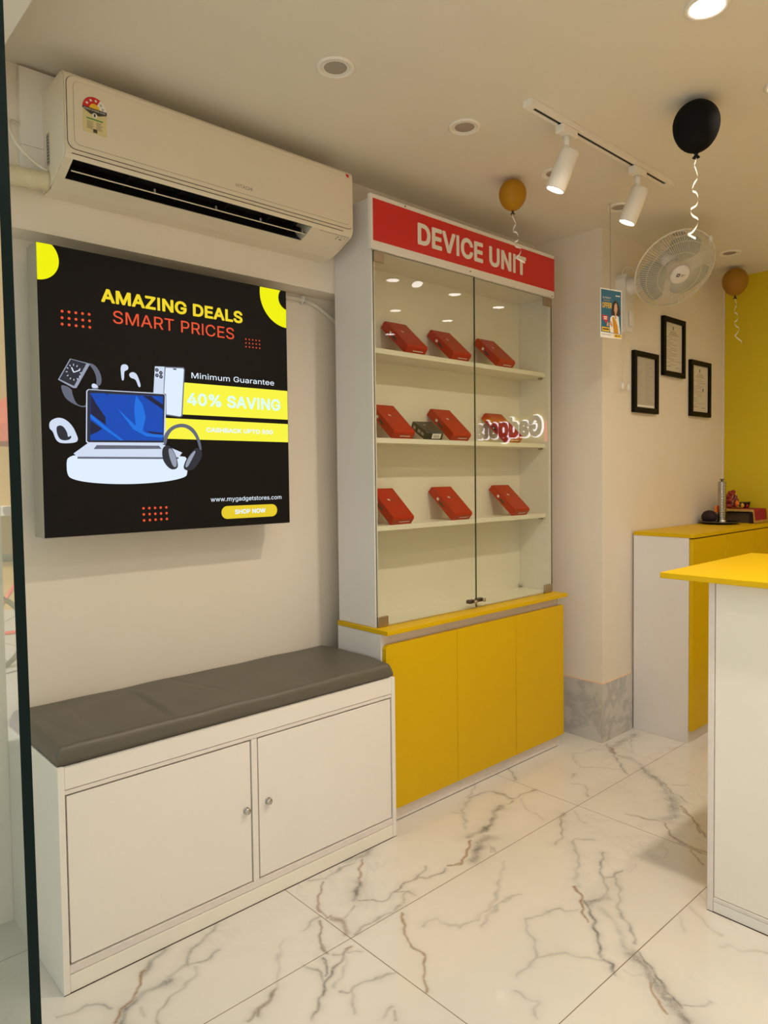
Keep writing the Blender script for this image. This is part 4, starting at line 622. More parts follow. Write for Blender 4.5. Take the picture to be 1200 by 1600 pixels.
def make_floor():
    gx0, gx1, gy0, gy1, st = -1.99, -0.35, 0.55, 3.55, 0.0035
    nx, ny = int(round((gx1-gx0)/st)), int(round((gy1-gy0)/st))
    X = np.linspace(gx0, gx1, nx+1); Y = np.linspace(gy0, gy1, ny+1)
    gx, gy = np.meshgrid(X, Y, indexing='ij'); px, py = gx.ravel(), gy.ravel()
    # wobble so that the traced veins run crooked
    wx = .006*np.sin(py*31+px*17)+.004*np.sin(py*83-px*61+1)+.001*np.sin(px*190+py*140)
    wy = .006*np.sin(px*29-py*19+2)+.004*np.sin(px*77+py*57)+.001*np.sin(py*210-px*120)
    qx, qy = px+wx, py+wy
    G = np.zeros_like(px); B = np.zeros_like(px)
    for w_, g_, b_, pts in VEINS:
        P = np.array(pts, float)/1000.; pad = .08+w_*3
        sel = np.where((qx > P[:, 0].min()-pad) & (qx < P[:, 0].max()+pad) & (qy > P[:, 1].min()-pad) & (qy < P[:, 1].max()+pad))[0]
        if not len(sel): continue
        d = np.full(len(sel), 9.0)
        for a, c in zip(P, P[1:]):
            ab = c-a; t = np.clip(((qx[sel]-a[0])*ab[0]+(qy[sel]-a[1])*ab[1])/max(ab@ab, 1e-9), 0, 1)
            d = np.minimum(d, np.hypot(qx[sel]-a[0]-t*ab[0], qy[sel]-a[1]-t*ab[1]))
        w_ = max(w_, .0068); w_ *= 1.35 if w_ > .0115 else 1
        k = np.exp(-(d/(w_*.55))**2)+.30*np.exp(-(d/(w_*2.1))**2)
        k *= .80+.18*np.sin(px[sel]*23+py[sel]*37+w_*900)+.14*np.sin(px[sel]*71-py[sel]*53)
        g_ *= 1.2 if w_ > .0115 else 1.0
        G[sel] = np.maximum(G[sel], g_*k); B[sel] = np.maximum(B[sel], b_*np.exp(-(d/(w_*.55))**2))
    n1 = len(px)
    xs = np.array([-2.60, gx0, gx1, XR+.1]); ys = np.array([0.10, gy0, gy1, YB+.1])
    ex, ey = np.meshgrid(xs, ys, indexing='ij')
    co = np.zeros((n1+16, 3)); co[:n1, 0] = px; co[:n1, 1] = py; co[n1:, 0] = ex.ravel(); co[n1:, 1] = ey.ravel()
    i, j = np.meshgrid(np.arange(nx), np.arange(ny), indexing='ij'); a = (i*(ny+1)+j).ravel()
    F = np.stack([a, a+ny+1, a+ny+2, a+1], 1)
    E_ = [[n1+4*p+q, n1+4*(p+1)+q, n1+4*(p+1)+q+1, n1+4*p+q+1] for p in range(3) for q in range(3) if (p, q) != (1, 1)]
    F = np.concatenate([F, np.array(E_)])
    me = bpy.data.meshes.new('floor'); me.vertices.add(len(co)); me.vertices.foreach_set('co', co.ravel())
    me.loops.add(F.size); me.loops.foreach_set('vertex_index', F.ravel().astype(np.int32))
    me.polygons.add(len(F)); me.polygons.foreach_set('loop_start', np.arange(0, F.size, 4, dtype=np.int32)); me.polygons.foreach_set('loop_total', np.full(len(F), 4, np.int32))
    me.update(calc_edges=True)
    at = me.attributes.new('vein', 'FLOAT_COLOR', 'POINT'); c = np.zeros((len(co), 4), np.float32); c[:n1, 0] = G; c[:n1, 1] = B; c[:, 3] = 1
    at.data.foreach_set('color', c.ravel())
    me.materials.append(M['floor']); o = bpy.data.objects.new('floor', me); COL.objects.link(o); tag(o, kind='structure')
make_floor()

struct('ceiling', MB().box(-2.6, XR+.1, 0.20, YB+.1, CEIL, CEIL+.12), M['ceiling'])
# left wall: a recess under a deep beam, the pillar and the wall beyond it
struct('wall_left', MB().box(-2.6, WL, 0.19, YP, 0, CEIL).box(WL, BEAM, 0.19, YP, 2.078, CEIL), M['paint'])
struct('wall_pillar', MB().box(-2.6, PIL, YP, YB, 0, CEIL), M['paint'])
struct('wall_back', MB().box(-2.6, XR+.1, YB, YB+.12, 0, CEIL), M['yellow_paint'])
struct('wall_right', MB().box(XR, XR+.12, 0.2, YB, 0, CEIL), M['paint'])
struct('wall_front', MB().box(-2.6, XR+.1, 0.19, 0.52, 2.40, CEIL+.12).box(-2.6, WL, -0.20, 0.19, -0.15, 3.0), M['white_lam'])
struct('trim_1', MB().box(PIL, PIL+.006, YB-.010, YB-.0005, 0, CEIL), M['paint'])
struct('baseboard_pillar', MB().box(WL, PIL+.007, YP-.007, YP-.0002, 0, .295).box(PIL+.0002, PIL+.007, YP-.0002, 3.449, 0, .295), M['skirting'])
struct('trim_2', MB().box(-2.2, PIL+.005, YP-.005, YP-.0002, .2952, .300).box(PIL+.0002, PIL+.005, YP-.0002, 3.449, .2952, .300), M['orange_lit'])

# ------------------------------------------------------------------ storage bench
def make_bench():
    x0, xf, y0, y1, zt = -2.345, -1.901, 0.590, 1.786, 0.602
    t = thing('storage_bench', 'low white two-door storage bench under the light box', 'bench', ((x0+xf)/2, (y0+y1)/2, 0))
    W = M['white_lam']
    for a in (y0, y1-.017): MB().box(x0, xf, a, a+.017, 0, zt, W, .0012).build('end_panel', None, t)
    a, b = y0+.0175, y1-.0175
    MB().box(x0, xf-.001, a, b, .5420, zt-.003, W, .001).build('top_rail', None, t)
    MB().box(xf-.03, xf-.002, a, b, .5285, .5400, M['scuffed'], .0008).build('frame_rail', None, t)
    MB().box(xf-.03, xf-.002, a, b, .0505, .0725, M['scuffed'], .0008).build('frame_rail', None, t)
    MB().box(xf-.03, xf-.002, 1.1685, 1.1885, .0735, .5275, W, .0008).build('divider', None, t)
    MB().box(x0+.02, xf-.0015, a, b, .0, .0485, M['cream_lam'], .001).build('plinth', None, t)
    MB().box(x0+.005, xf-.031, a, b, .055, .54, M['seam']).build('carcass', None, t)
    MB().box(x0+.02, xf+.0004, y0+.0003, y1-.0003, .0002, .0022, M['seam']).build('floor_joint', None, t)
    for (ya, yb, ky, kz) in ((a+.0045, 1.1635, 1.146, .309), (1.1935, b-.0045, 1.226, .315)):
        d = MB().box(xf-.0205, xf-.0035, ya, yb, .0775, .5235, W, .001).build('door', None, t)
        k = MB(); k.lathe([(0, .015), (.0085, .014), (.0105, .010), (.0095, .006), (.006, .003), (.011, 0), (.011, -.001)], Matrix.Translation((xf-.003, ky, kz)) @ Matrix.Rotation(math.pi/2, 4, 'Y'), M['chrome'], 20)
        k.build('knob', None, d)
make_bench()

def make_cushion():
    x0, x1, y0, y1, z0, h = -2.344, -1.914, 0.594, 1.789, 0.6025, .046
    nx, ny = 56, 260; mb = MB(); bm = mb.bm; r = .016
    ux = [x0+(x1-x0)*(.5-.5*math.cos(math.pi*i/nx)) for i in range(nx+1)]
    uy = [y0+(y1-y0)*(.5-.5*math.cos(math.pi*j/ny)) for j in range(ny+1)]
    def edge(d): d = min(d/r, 1); return math.sqrt(max(0, 1-(1-d)**2))
    def crease(x, y, ax, ay, bx, by, w_, amp):
        vx, vy = bx-ax, by-ay; L2 = vx*vx+vy*vy; t = max(0, min(1, ((x-ax)*vx+(y-ay)*vy)/L2)); d = math.hypot(x-ax-t*vx, y-ay-t*vy)
        return amp*math.sin(math.pi*min(1, .15+t*.85))*math.exp(-(d/w_)**2)
    top = []
    for x in ux:
        row = []
        for y in uy:
            e = edge(min(x-x0, x1-x))*edge(min(y-y0, y1-y))
            z = h*(.25+.75*e)
            z += e*(.003*math.sin((y-y0)*5.2+1)*math.sin((x-x0)*7) + .0015*math.sin(y*21+x*13)*math.sin(x*17-y*6) + .005*math.sin(math.pi*(x-x0)/(x1-x0)))
            z -= e*crease(x, y, -2.24, .937, -1.916, .917, .0055, .0055)-e*crease(x, y, -2.24, .957, -1.93, .940, .011, .0045)
            z -= e*crease(x, y, -2.30, .74, -2.0, .71, .010, .003)+e*crease(x, y, -2.3, 1.10, -2.0, 1.18, .012, .002)+e*crease(x, y, -2.2, .64, -1.95, .66, .010, .003)
            row.append(bm.verts.new((x, y, z0+z)))
        top.append(row)
    fs = [bm.faces.new((top[i][j], top[i+1][j], top[i+1][j+1], top[i][j+1])) for i in range(nx) for j in range(ny)]
    loop = [top[i][0] for i in range(nx+1)]+[top[nx][j] for j in range(1, ny+1)]+[top[i][ny] for i in range(nx-1, -1, -1)]+[top[0][j] for j in range(ny-1, 0, -1)]
    low = [bm.verts.new((v.co.x, v.co.y, z0)) for v in loop]; n = len(loop)
    fs += [bm.faces.new((loop[(i+1) % n], loop[i], low[i], low[(i+1) % n])) for i in range(n)]; fs.append(bm.faces.new(low))
    mb._set(fs, M['rexine'], True)
    o = mb.build('seat_cushion', None, None, True)
    tag(o, 'grey-brown leatherette seat cushion lying on the white storage bench', 'cushion')
make_cushion()

# ------------------------------------------------------------------ display cabinet
def pane(name, x, th, y0, y1, z0, z1, gm, em, parent):
    mb = MB(); mb.box(x, x+th, y0, y1, z0, z1, gm); i = mb.mi(em)
    for f in mb.bm.faces:
        f.normal_update()
        if abs(f.normal.x) < .5: f.material_index = i
    return mb.build(name, None, parent)
SHELF = (1.840, 1.495, 1.152)
def make_cabinet():
    xb, y0, y1 = -2.243, 1.793, 2.985
    t = thing('display_cabinet', 'tall display cabinet with red header board, glass doors and yellow base', 'cabinet', (-2.1, 2.38, 0))
    W, G, Y = M['white_lam'], M['grey_lam'], M['yellow_lam']
    # base
    MB().box(xb, -1.984, y0, y0+.018, 0, .744, G, .001).build('base_side_panel', None, t)
    MB().box(xb, -1.984, y1-.018, y1, 0, .744, G, .001).build('base_side_panel', None, t)
    MB().box(xb+.01, -1.990, y0+.0185, y1-.0185, .0585, .700, M['seam']).build('base_carcass', None, t)
    MB().box(xb+.01, -1.987, y0+.0185, y1-.0185, .7005, .7445, M['scuffed'], .001).build('base_rail', None, t)
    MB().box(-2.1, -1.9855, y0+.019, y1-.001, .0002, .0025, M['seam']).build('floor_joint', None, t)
    MB().box(xb+.01, -1.986, y0+.0185, y1-.0185, 0, .058, M['scuffed'], .001).build('plinth', None, t)
    seams = (y0+.006, 2.203, 2.604, y1+.003)
    for k in range(3):
        a, b = seams[k]+.0013, seams[k+1]-.0013; mb = MB()
        if k == 0:   # rounded top corner
            prof = [(a, .062), (b, .062), (b, .703)]+[(a+.018+.018*math.cos(math.radians(q)), .685+.018*math.sin(math.radians(q))) for q in range(90, 181, 15)]
            mb.prism(prof, -1.983, -1.963, Y, 'x')
        else: mb.box(-1.983, -1.963, a, b, .062, .703, Y, .001)
        mb.build('base_door', None, t)
    MB().box(xb, -1.944, y0-.002, y1+.008, .745, .763, Y, .0015).build('countertop', None, t)
    # upper case
    u0, u1, xf = 1.801, 2.968, -2.022
    MB().box(xb, xf, u0, u0+.018, .7635, 2.395, G, .001).build('side_panel', None, t)
    MB().box(xb, xf, u1-.018, u1, .7635, 2.395, W, .001).build('side_panel', None, t)
    MB().box(xb, -2.197, u0+.0185, u1-.0185, .7635, 2.39, M['cream_lam']).build('back_panel', None, t)
    MB().box(-2.1965, xf, u0+.0185, u1-.0185, 2.197, 2.214, W).build('top_panel', None, t)
    MB().box(xb, xf, u0+.0185, u1-.0185, 2.378, 2.395, W).build('top_panel', None, t)
    MB().box(-2.1965, xf-.002, u0+.0185, u1-.0185, .7635, .770, M['cream_lam']).build('bottom_panel', None, t)
    for z in SHELF:
        s = MB().box(-2.1965, -2.040, u0+.0185, u1-.0185, z-.020, z, M['cream_lam'], .001).build('shelf', None, t)
        MB().box(-2.075, -2.055, u1-.030, u1-.0185, z-.030, z-.0205, M['steel'], .002).build('shelf_support', None, s)
    # header
    h = MB().box(xf+.0005, -2.003, 1.786, 2.972, 2.199, 2.402, M['white_lam'], .0015).build('header_board', None, t)
    MB().box(-2.0029, -2.0012, 1.796, 2.9715, 2.230, 2.385, M['red_board']).build('red_panel', None, h)
    mb = MB(); add_text(mb, 'DEVICE UNIT', (-2.0010, 2.031, 2.262), (0, 1, 0), (0, 0, 1), .711, .087, M['letter_white'], .030, .0012); mb.build('header_lettering', None, h)
    for y, z in ((1.965, 2.394), (2.35, 2.214), (2.955, 2.206)): MB().cyl((-2.0032, y, z), (-2.001, y, z), .003, m=M['lock'], n=10).build('screw', None, h)
    # glass doors with patch hinges and locks
    for side, (a, b, ang) in enumerate(((u0+.004, 2.384, .7), (2.388, u1-.002, 0))):
        d = pane('glass_door', -2.019, .005, a, b, .7675, 2.1975, M['cab_glass'], M['cab_edge'], t)
        hy = (a+.004, a+.056) if side == 0 else (b-.060, b-.004)
        for z0 in (.764, 2.158):
            MB().box(-2.0235, -2.0125, hy[0], hy[1], z0, z0+.040, M['brass'], .0015).build('patch_hinge', None, d)
        ly = b-.038 if side == 0 else a+.022
        k = MB(); k.box(-2.026, -2.0045, ly-.020, ly+.016, .789, .805, M['lock'], .003); k.cyl((-2.004, ly+.006, .797), (-1.990, ly+.010, .797), .006, .0085, M['brass'], 14)
        k.build('lock', None, d)
        if side == 0:  # this leaf stands a hair open
            p = Matrix.Translation(Vector((-2.019, a, 0))-ORG[t.name]); d.matrix_local = p @ Matrix.Rotation(math.radians(-ang), 4, 'Z') @ p.inverted()
    # two little brackets in the lower corner
    for x, y in ((-2.186, u1-.028), (-2.036, u1-.026)):
        MB().box(x-.008, x+.008, y-.006, y+.006, .7703, .775, M['chrome'], .001).cyl((x, y, .775), (x, y, .790), .006, m=M['chrome'], n=12).build('corner_bracket', None, t)
make_cabinet()

# ------------------------------------------------------------------ phone cartons on the shelves
def make_carton(name, label, L, Wd, T, body, group, labels=True):
    """lies flat: front bottom edge on the local y axis, length towards -x"""
    t = thing(name, label, 'box', (0, 0, 0), group)
    c = .007
    prof = [(0, 0), (-L, 0), (-L, T-c), (-L+c, T), (-c, T), (0, T-c)]
    MB().prism(prof, 0, Wd, body, 'y').build('carton', None, t)
    return t
def make_phone_boxes():
    L, Wd, T, th = .182, .116, .036, math.radians(41.5)
    grp = 'red phone cartons on the cabinet shelves'
    first = make_carton('phone_box', 'x', L, Wd, T, M['red_box'], grp)
    lid = MB(); a, b = .006, Wd-.006; z = T+.0006
    for (xa, xb, ya, yb) in ((-.020, -.0185, a+.004, b), (-L+.012, -.0185, a+.004, a+.0055), (-L+.012, -.0185, b-.0015, b), (-L+.012, -L+.0135, a+.004, b)):
        lid.face([(xa, ya, z), (xb, ya, z), (xb, yb, z), (xa, yb, z)], M['red_deep'])
    lid.build('lid_line', None, first)
    mk = MB()
    mk.face([(-.112, .040, z), (-.104, .040, z), (-.100, .052, z), (-.108, .052, z)], M['print_white'])
    mk.face([(-.108, .054, z), (-.105, .054, z), (-.100, .085, z), (-.103, .085, z)], M['print_dark'])
    mk.face([(-.125, -.0006, .022), (-.112, -.0006, .022), (-.112, -.0006, .011), (-.125, -.0006, .011)], M['print_white'])
    mk.face([(-.105, -.0006, .018), (-.072, -.0006, .018), (-.072, -.0006, .009), (-.105, -.0006, .009)], M['print_dark'])
    mk.face([(.0006, .040, .012), (.0006, .098, .012), (.0006, .098, .0155), (.0006, .040, .0155)], M['print_white'])
    mk.build('printed_mark', None, first)
    spots = [(0, 2.003, 'left'), (0, 2.277, 'middle'), (0, 2.590, 'right'), (1, 1.925, 'left'), (1, 2.272, 'middle'), (1, 2.645, 'right'), (2, 1.915, 'left'), (2, 2.276, 'middle'), (2, 2.697, 'right')]
    row = ('top shelf', 'middle shelf', 'bottom shelf')
    extra = {(1, 'middle'): 'red phone carton beside the small black carton on the middle shelf', (1, 'right'): 'red phone carton behind the reflected lettering on the middle shelf',
             (1, 'left'): 'red phone carton at the left end of the middle glass-cabinet shelf'}
    for k, (r, y, side) in enumerate(spots):
        lab = extra.get((r, side), 'red phone carton leaning at the %s of the %s' % (side if side != 'middle' else 'centre', row[r]))
        loc = (-2.056, y, SHELF[r]+.0003); rot = (0, th, 0)
        if k == 0: first.location = loc; first.rotation_euler = rot; first['label'] = lab
        else: copy_tree(first, lab, loc, rot)
make_phone_boxes()
def make_black_box():
    t = make_carton('small_box', 'small black printed carton lying between the red cartons on the middle shelf', .115, .088, .036, M['black_box'], None)
    mk = MB(); z = .0366
    mk.face([(-.075, .030, z), (-.068, .030, z), (-.068, .037, z), (-.075, .037, z)], M['print_white'])
    for a, b in ((-.100, -.080), (-.062, -.040), (-.034, -.012)): mk.face([(a, -.0006, .010), (b, -.0006, .010), (b, -.0006, .023), (a, -.0006, .023)], M['alu'])
    mk.face([(.0006, .034, .006), (.0006, .078, .006), (.0006, .078, .028), (.0006, .034, .028)], M['print_white'])
    for i in range(5): mk.face([(.0009, .042+.006*i, .010), (.0009, .0445+.006*i, .010), (.0009, .0445+.006*i, .021), (.0009, .042+.006*i, .021)], M['print_dark'])
    mk.build('printed_label', None, t)
    t.location = (-2.062, 2.120, SHELF[1]+.0004); t.rotation_euler = (0, math.radians(27), math.radians(-12))
make_black_box()

# ------------------------------------------------------------------ air conditioner
def make_ac():
    y0, y1, xw = 0.703, 1.741, BEAM+.0005
    t = thing('air_conditioner', 'aged white split air conditioner on the beam above the light box', 'air conditioner', (xw, (y0+y1)/2, 2.187))
    A, K = M['ac'], M['ac_dark']
    outer = [(xw, 2.187), (xw, 2.455), (xw+.02, 2.470), (-2.085, 2.477)]+[(-2.070+.020*math.sin(math.radians(q)), 2.457+.020*math.cos(math.radians(q))) for q in (0, 20, 40, 60, 80)]+[(-2.050, 2.262)]
    low = [(-2.053, 2.250), (-2.060, 2.2395), (-2.129, 2.2080), (-2.150, 2.200), (-2.185, 2.190)]
    full = outer+low
    slot = outer+low[:2]+[(-2.075, 2.262), (-2.135, 2.290), (-2.185, 2.262), (-2.150, 2.222)]+low[2:]
    ya, yb = .729, 1.557
    mb = MB()
    def inset(prof, k):   # pulls the end profile in for a soft end
        cx, cz = -2.15, 2.33; return [(p[0] if abs(p[0]-xw) < 1e-6 else p[0]-.004*k*(1 if p[0] > cx else -1)*(1 if p[0] > -2.2 else 0), p[1]+(-.004*k if p[1] > cz else .004*k)) for p in prof]
    mb.prism(inset(full, 1.0), y0, y0+.004, A, 'y', smooth=True); mb.prism(full, y0+.004, ya, A, 'y')
    mb.prism(slot, ya, yb, A, 'y'); mb.prism(full, yb, y1-.004, A, 'y'); mb.prism(inset(full, 1.0), y1-.004, y1, A, 'y')
    mb.build('body', None, t)
    # black lining of the outlet, its fins and louvre
    ln = MB(); ln.prism([(-2.0615, 2.2405), (-2.0755, 2.2608), (-2.135, 2.2885), (-2.1835, 2.2615), (-2.1495, 2.2235), (-2.1295, 2.2100), (-2.133, 2.214), (-2.150, 2.228), (-2.178, 2.262), (-2.135, 2.281), (-2.079, 2.256), (-2.066, 2.2405)], ya+.001, yb-.001, K, 'y')
    ln.build('outlet_lining', None, t)
    for y in (.90, 1.065, 1.23, 1.395, 1.50):
        MB().prism([(-2.082, 2.247), (-2.095, 2.262), (-2.135, 2.272), (-2.150, 2.250), (-2.135, 2.228)], y, y+.004, K, 'y').build('outlet_fin', None, t)
    lv = MB(); lv.prism([(-2.0955, 2.2205), (-2.0935, 2.2225), (-2.125, 2.253), (-2.128, 2.251)], ya+.006, yb-.006, K, 'y')
    lv.prism([(-2.0962, 2.2195), (-2.0930, 2.2215), (-2.0945, 2.2235), (-2.0975, 2.2215)], ya+.006, yb-.006, A, 'y')
    for y in (.98, 1.19, 1.36, 1.535): lv.box(-2.100, -2.094, y, y+.006, 2.2205, 2.235, M['alu'], .001)
    lv.build('louvre', None, t)
    # front panel: groove line and rounded plate
    def rr(ya_, yb_, za, zb, r): return rrect((ya_+yb_)/2, (za+zb)/2, yb_-ya_, zb-za, r)
    MB().prism(rr(y0+.008, y1-.006, 2.2625, 2.462, .022), -2.0498, -2.0490, M['seam'], 'x').build('panel_groove', None, t)
    fp = MB().prism(rr(y0+.0095, y1-.0075, 2.2640, 2.4605, .021), -2.0489, -2.0462, A, 'x').build('front_panel', None, t)
    MB().prism(rr(y0+.026, y1-.022, 2.2765, 2.450, .016), -2.0461, -2.0459, M['seam'], 'x').build('panel_line', None, fp)
    MB().prism(rr(y0+.0266, y1-.0226, 2.2771, 2.4494, .0155), -2.0458, -2.0452, A, 'x').build('raised_field', None, fp)
    MB().box(-2.0525, -2.0500, y0+.02, y1-.05, 2.2512, 2.2524, M['seam']).build('panel_groove', None, t)
    xs = -2.0450
    lg = MB(); add_text(lg, 'HITACHI', (xs, 1.238, 2.293), (0, 1, 0), (0, 0, 1), .062, .0115, M['print_grey'], .0); lg.build('maker_lettering', None, fp)
    # energy label
    st = MB(); c = (.786, 2.388); r = .033
    def plate(pts, m, k): st.face([(xs+.0004*k, p[0], p[1]) for p in pts], m)
    plate([(.753, 2.320), (.819, 2.320), (.819, 2.388), (.753, 2.388)], M['flower_label'], 1)
    plate(arc(c[0], c[1], r, 0, 180), M['print_white'], 1); plate([c]+arc(c[0], c[1], r, 60, 180), M['red_board'], 2)
    plate([(c[0], c[1])]+arc(c[0], c[1], .0145, 0, 180), M['card_yellow'], 3)
    for q in (80, 115, 150):
        sx, sz = c[0]+.024*math.cos(math.radians(q)), c[1]+.024*math.sin(math.radians(q))
        plate([(sx+(.005 if i % 2 == 0 else .002)*math.sin(math.pi*i/5), sz+(.005 if i % 2 == 0 else .002)*math.cos(math.pi*i/5)) for i in range(10)], M['print_white'], 3)
    for q in (42, 15):
        sx, sz = c[0]+.024*math.cos(math.radians(q)), c[1]+.024*math.sin(math.radians(q))
        plate([(sx+(.005 if i % 2 == 0 else .002)*math.sin(math.pi*i/5), sz+(.005 if i % 2 == 0 else .002)*math.cos(math.pi*i/5)) for i in range(10)], M['alu'], 3)
    plate([(.752, 2.389), (.820, 2.389), (.820, 2.380), (.798, 2.372), (.774, 2.372), (.752, 2.384)], M['print_dark'], 4)
    add_text(st, 'POWER SAVINGS GUIDE', (xs+.0021, .756, 2.3815), (0, 1, 0), (0, 0, 1), .060, .0045, M['print_white'])
    plate(arc(.786, 2.370, .007, 0, 360, 16)[:-1], M['print_white'], 5); plate([(.783, 2.366), (.788, 2.366), (.788, 2.374), (.783, 2.374)], M['print_dark'], 6)
    plate([(.763, 2.357), (.809, 2.357), (.809, 2.361), (.763, 2.361)], M['leaf_green'], 2)
    for i in range(7): plate([(.764, 2.351-.0032*i), (.783-.004*(i % 2), 2.351-.0032*i), (.783-.004*(i % 2), 2.3525-.0032*i), (.764, 2.3525-.0032*i)], M['ink'], 2); plate([(.790, 2.351-.0032*i), (.808-.003*((i+1) % 3), 2.351-.0032*i), (.808-.003*((i+1) % 3), 2.3525-.0032*i), (.790, 2.3525-.0032*i)], M['ink'], 2)
    plate([(.781, 2.323), (.792, 2.323), (.792, 2.333), (.781, 2.333)], M['print_dark'], 2)
    st.build('energy_label', None, fp)
    MB().prism([(1.700, 2.4600), (1.716, 2.4595), (1.716, 2.4490), (1.706, 2.4500)], -2.0452, -2.0447, M['red_board'], 'x').build('red_sticker', None, fp)
    # indicator flap on the right and its marks
    d = Vector((-.069, 0, -.0315)).normalized()
    def lowp(y, s): p = Vector((-2.060, y, 2.2395))+d*s+Vector((.0315, 0, -.069)).normalized()*.0006; return tuple(p)
    fl = MB()
    for (a, b, c_, e) in ((1.592, 1.728, .004, .0052), (1.727, 1.728, .004, .070)): fl.face([lowp(a, c_), lowp(b, c_), lowp(b, e), lowp(a, e)], M['seam'])
    fl.build('flap_line', None, t)
    ic = MB()
    for y, s, wd in ((1.680, .012, .006), (1.697, .012, .003), (1.712, .012, .003), (1.678, .022, .005), (1.695, .022, .012)): ic.face([lowp(y, s), lowp(y+wd, s), lowp(y+wd, s+.004), lowp(y, s+.004)], M['print_dark'])
    ic.build('indicator_icons', None, t)
    pl = MB(); pl.face([(-2.195, y0-.0006, 2.255), (-2.172, y0-.0006, 2.255), (-2.172, y0-.0006, 2.345), (-2.195, y0-.0006, 2.345)], M['alu'])
    for i in range(9): pl.face([(-2.192, y0-.0010, 2.262+.009*i), (-2.176, y0-.0010, 2.262+.009*i), (-2.176, y0-.0010, 2.266+.009*i), (-2.192, y0-.0010, 2.266+.009*i)], M['print_dark'])
    pl.build('rating_plate', None, t)
M['print_grey'] = principled('grey_print', (0.16, 0.15, 0.14), 0.5); M['flower_label'] = principled('cream_yellow_label', (0.70, 0.60, 0.30), 0.4); M['leaf_green'] = principled('green_print', (0.10, 0.30, 0.08), 0.5)
make_ac()

def bez(p0, p1, p2, p3, n=16):
    p0, p1, p2, p3 = map(Vector, (p0, p1, p2, p3)); return [p0*(1-t)**3+p1*3*t*(1-t)**2+p2*3*t*t*(1-t)+p3*t**3 for t in [i/n for i in range(n+1)]]
def make_pipe():
    pts = [(-2.195, .705-.012*i, 2.212-.0007*i+.0012*math.sin(i*1.3)) for i in range(0, 36)]; r = [.0265+.0016*math.sin(i*2.1)+.0008*math.sin(i*5) for i in range(36)]
    o = MB().tube(pts, r, M['pipe'], 16).build('insulated_pipe')
    tag(o, 'cream wrapped refrigerant pipe leaving the left end of the air conditioner', 'pipe')
    o = MB().tube(bez((-2.185, .702, 2.238), (-2.19, .66, 2.25), (-2.175, .60, 2.29), (-2.205, .607, 2.345))+bez((-2.205, .607, 2.345), (-2.225, .612, 2.385), (-2.235, .63, 2.37), (-2.240, .645, 2.37), 8)[1:], .0045, M['cable'], 8).build('power_cable')
    tag(o, 'thin white cable looping beside the air conditioner', 'cable')
    p = thing('wall_cover_panel', 'plain white board on the beam at the left of the air conditioner', 'panel', (-2.235, .73, 2.25))
    MB().box(BEAM+.0003, -2.222, .642, .80, 2.3125, 2.533, M['white_lam'], .001).build('upper_board', None, p)
    MB().box(BEAM+.0003, -2.222, .642, .80, 2.245, 2.3115, M['white_lam'], .001).build('lower_board', None, p)
make_pipe()

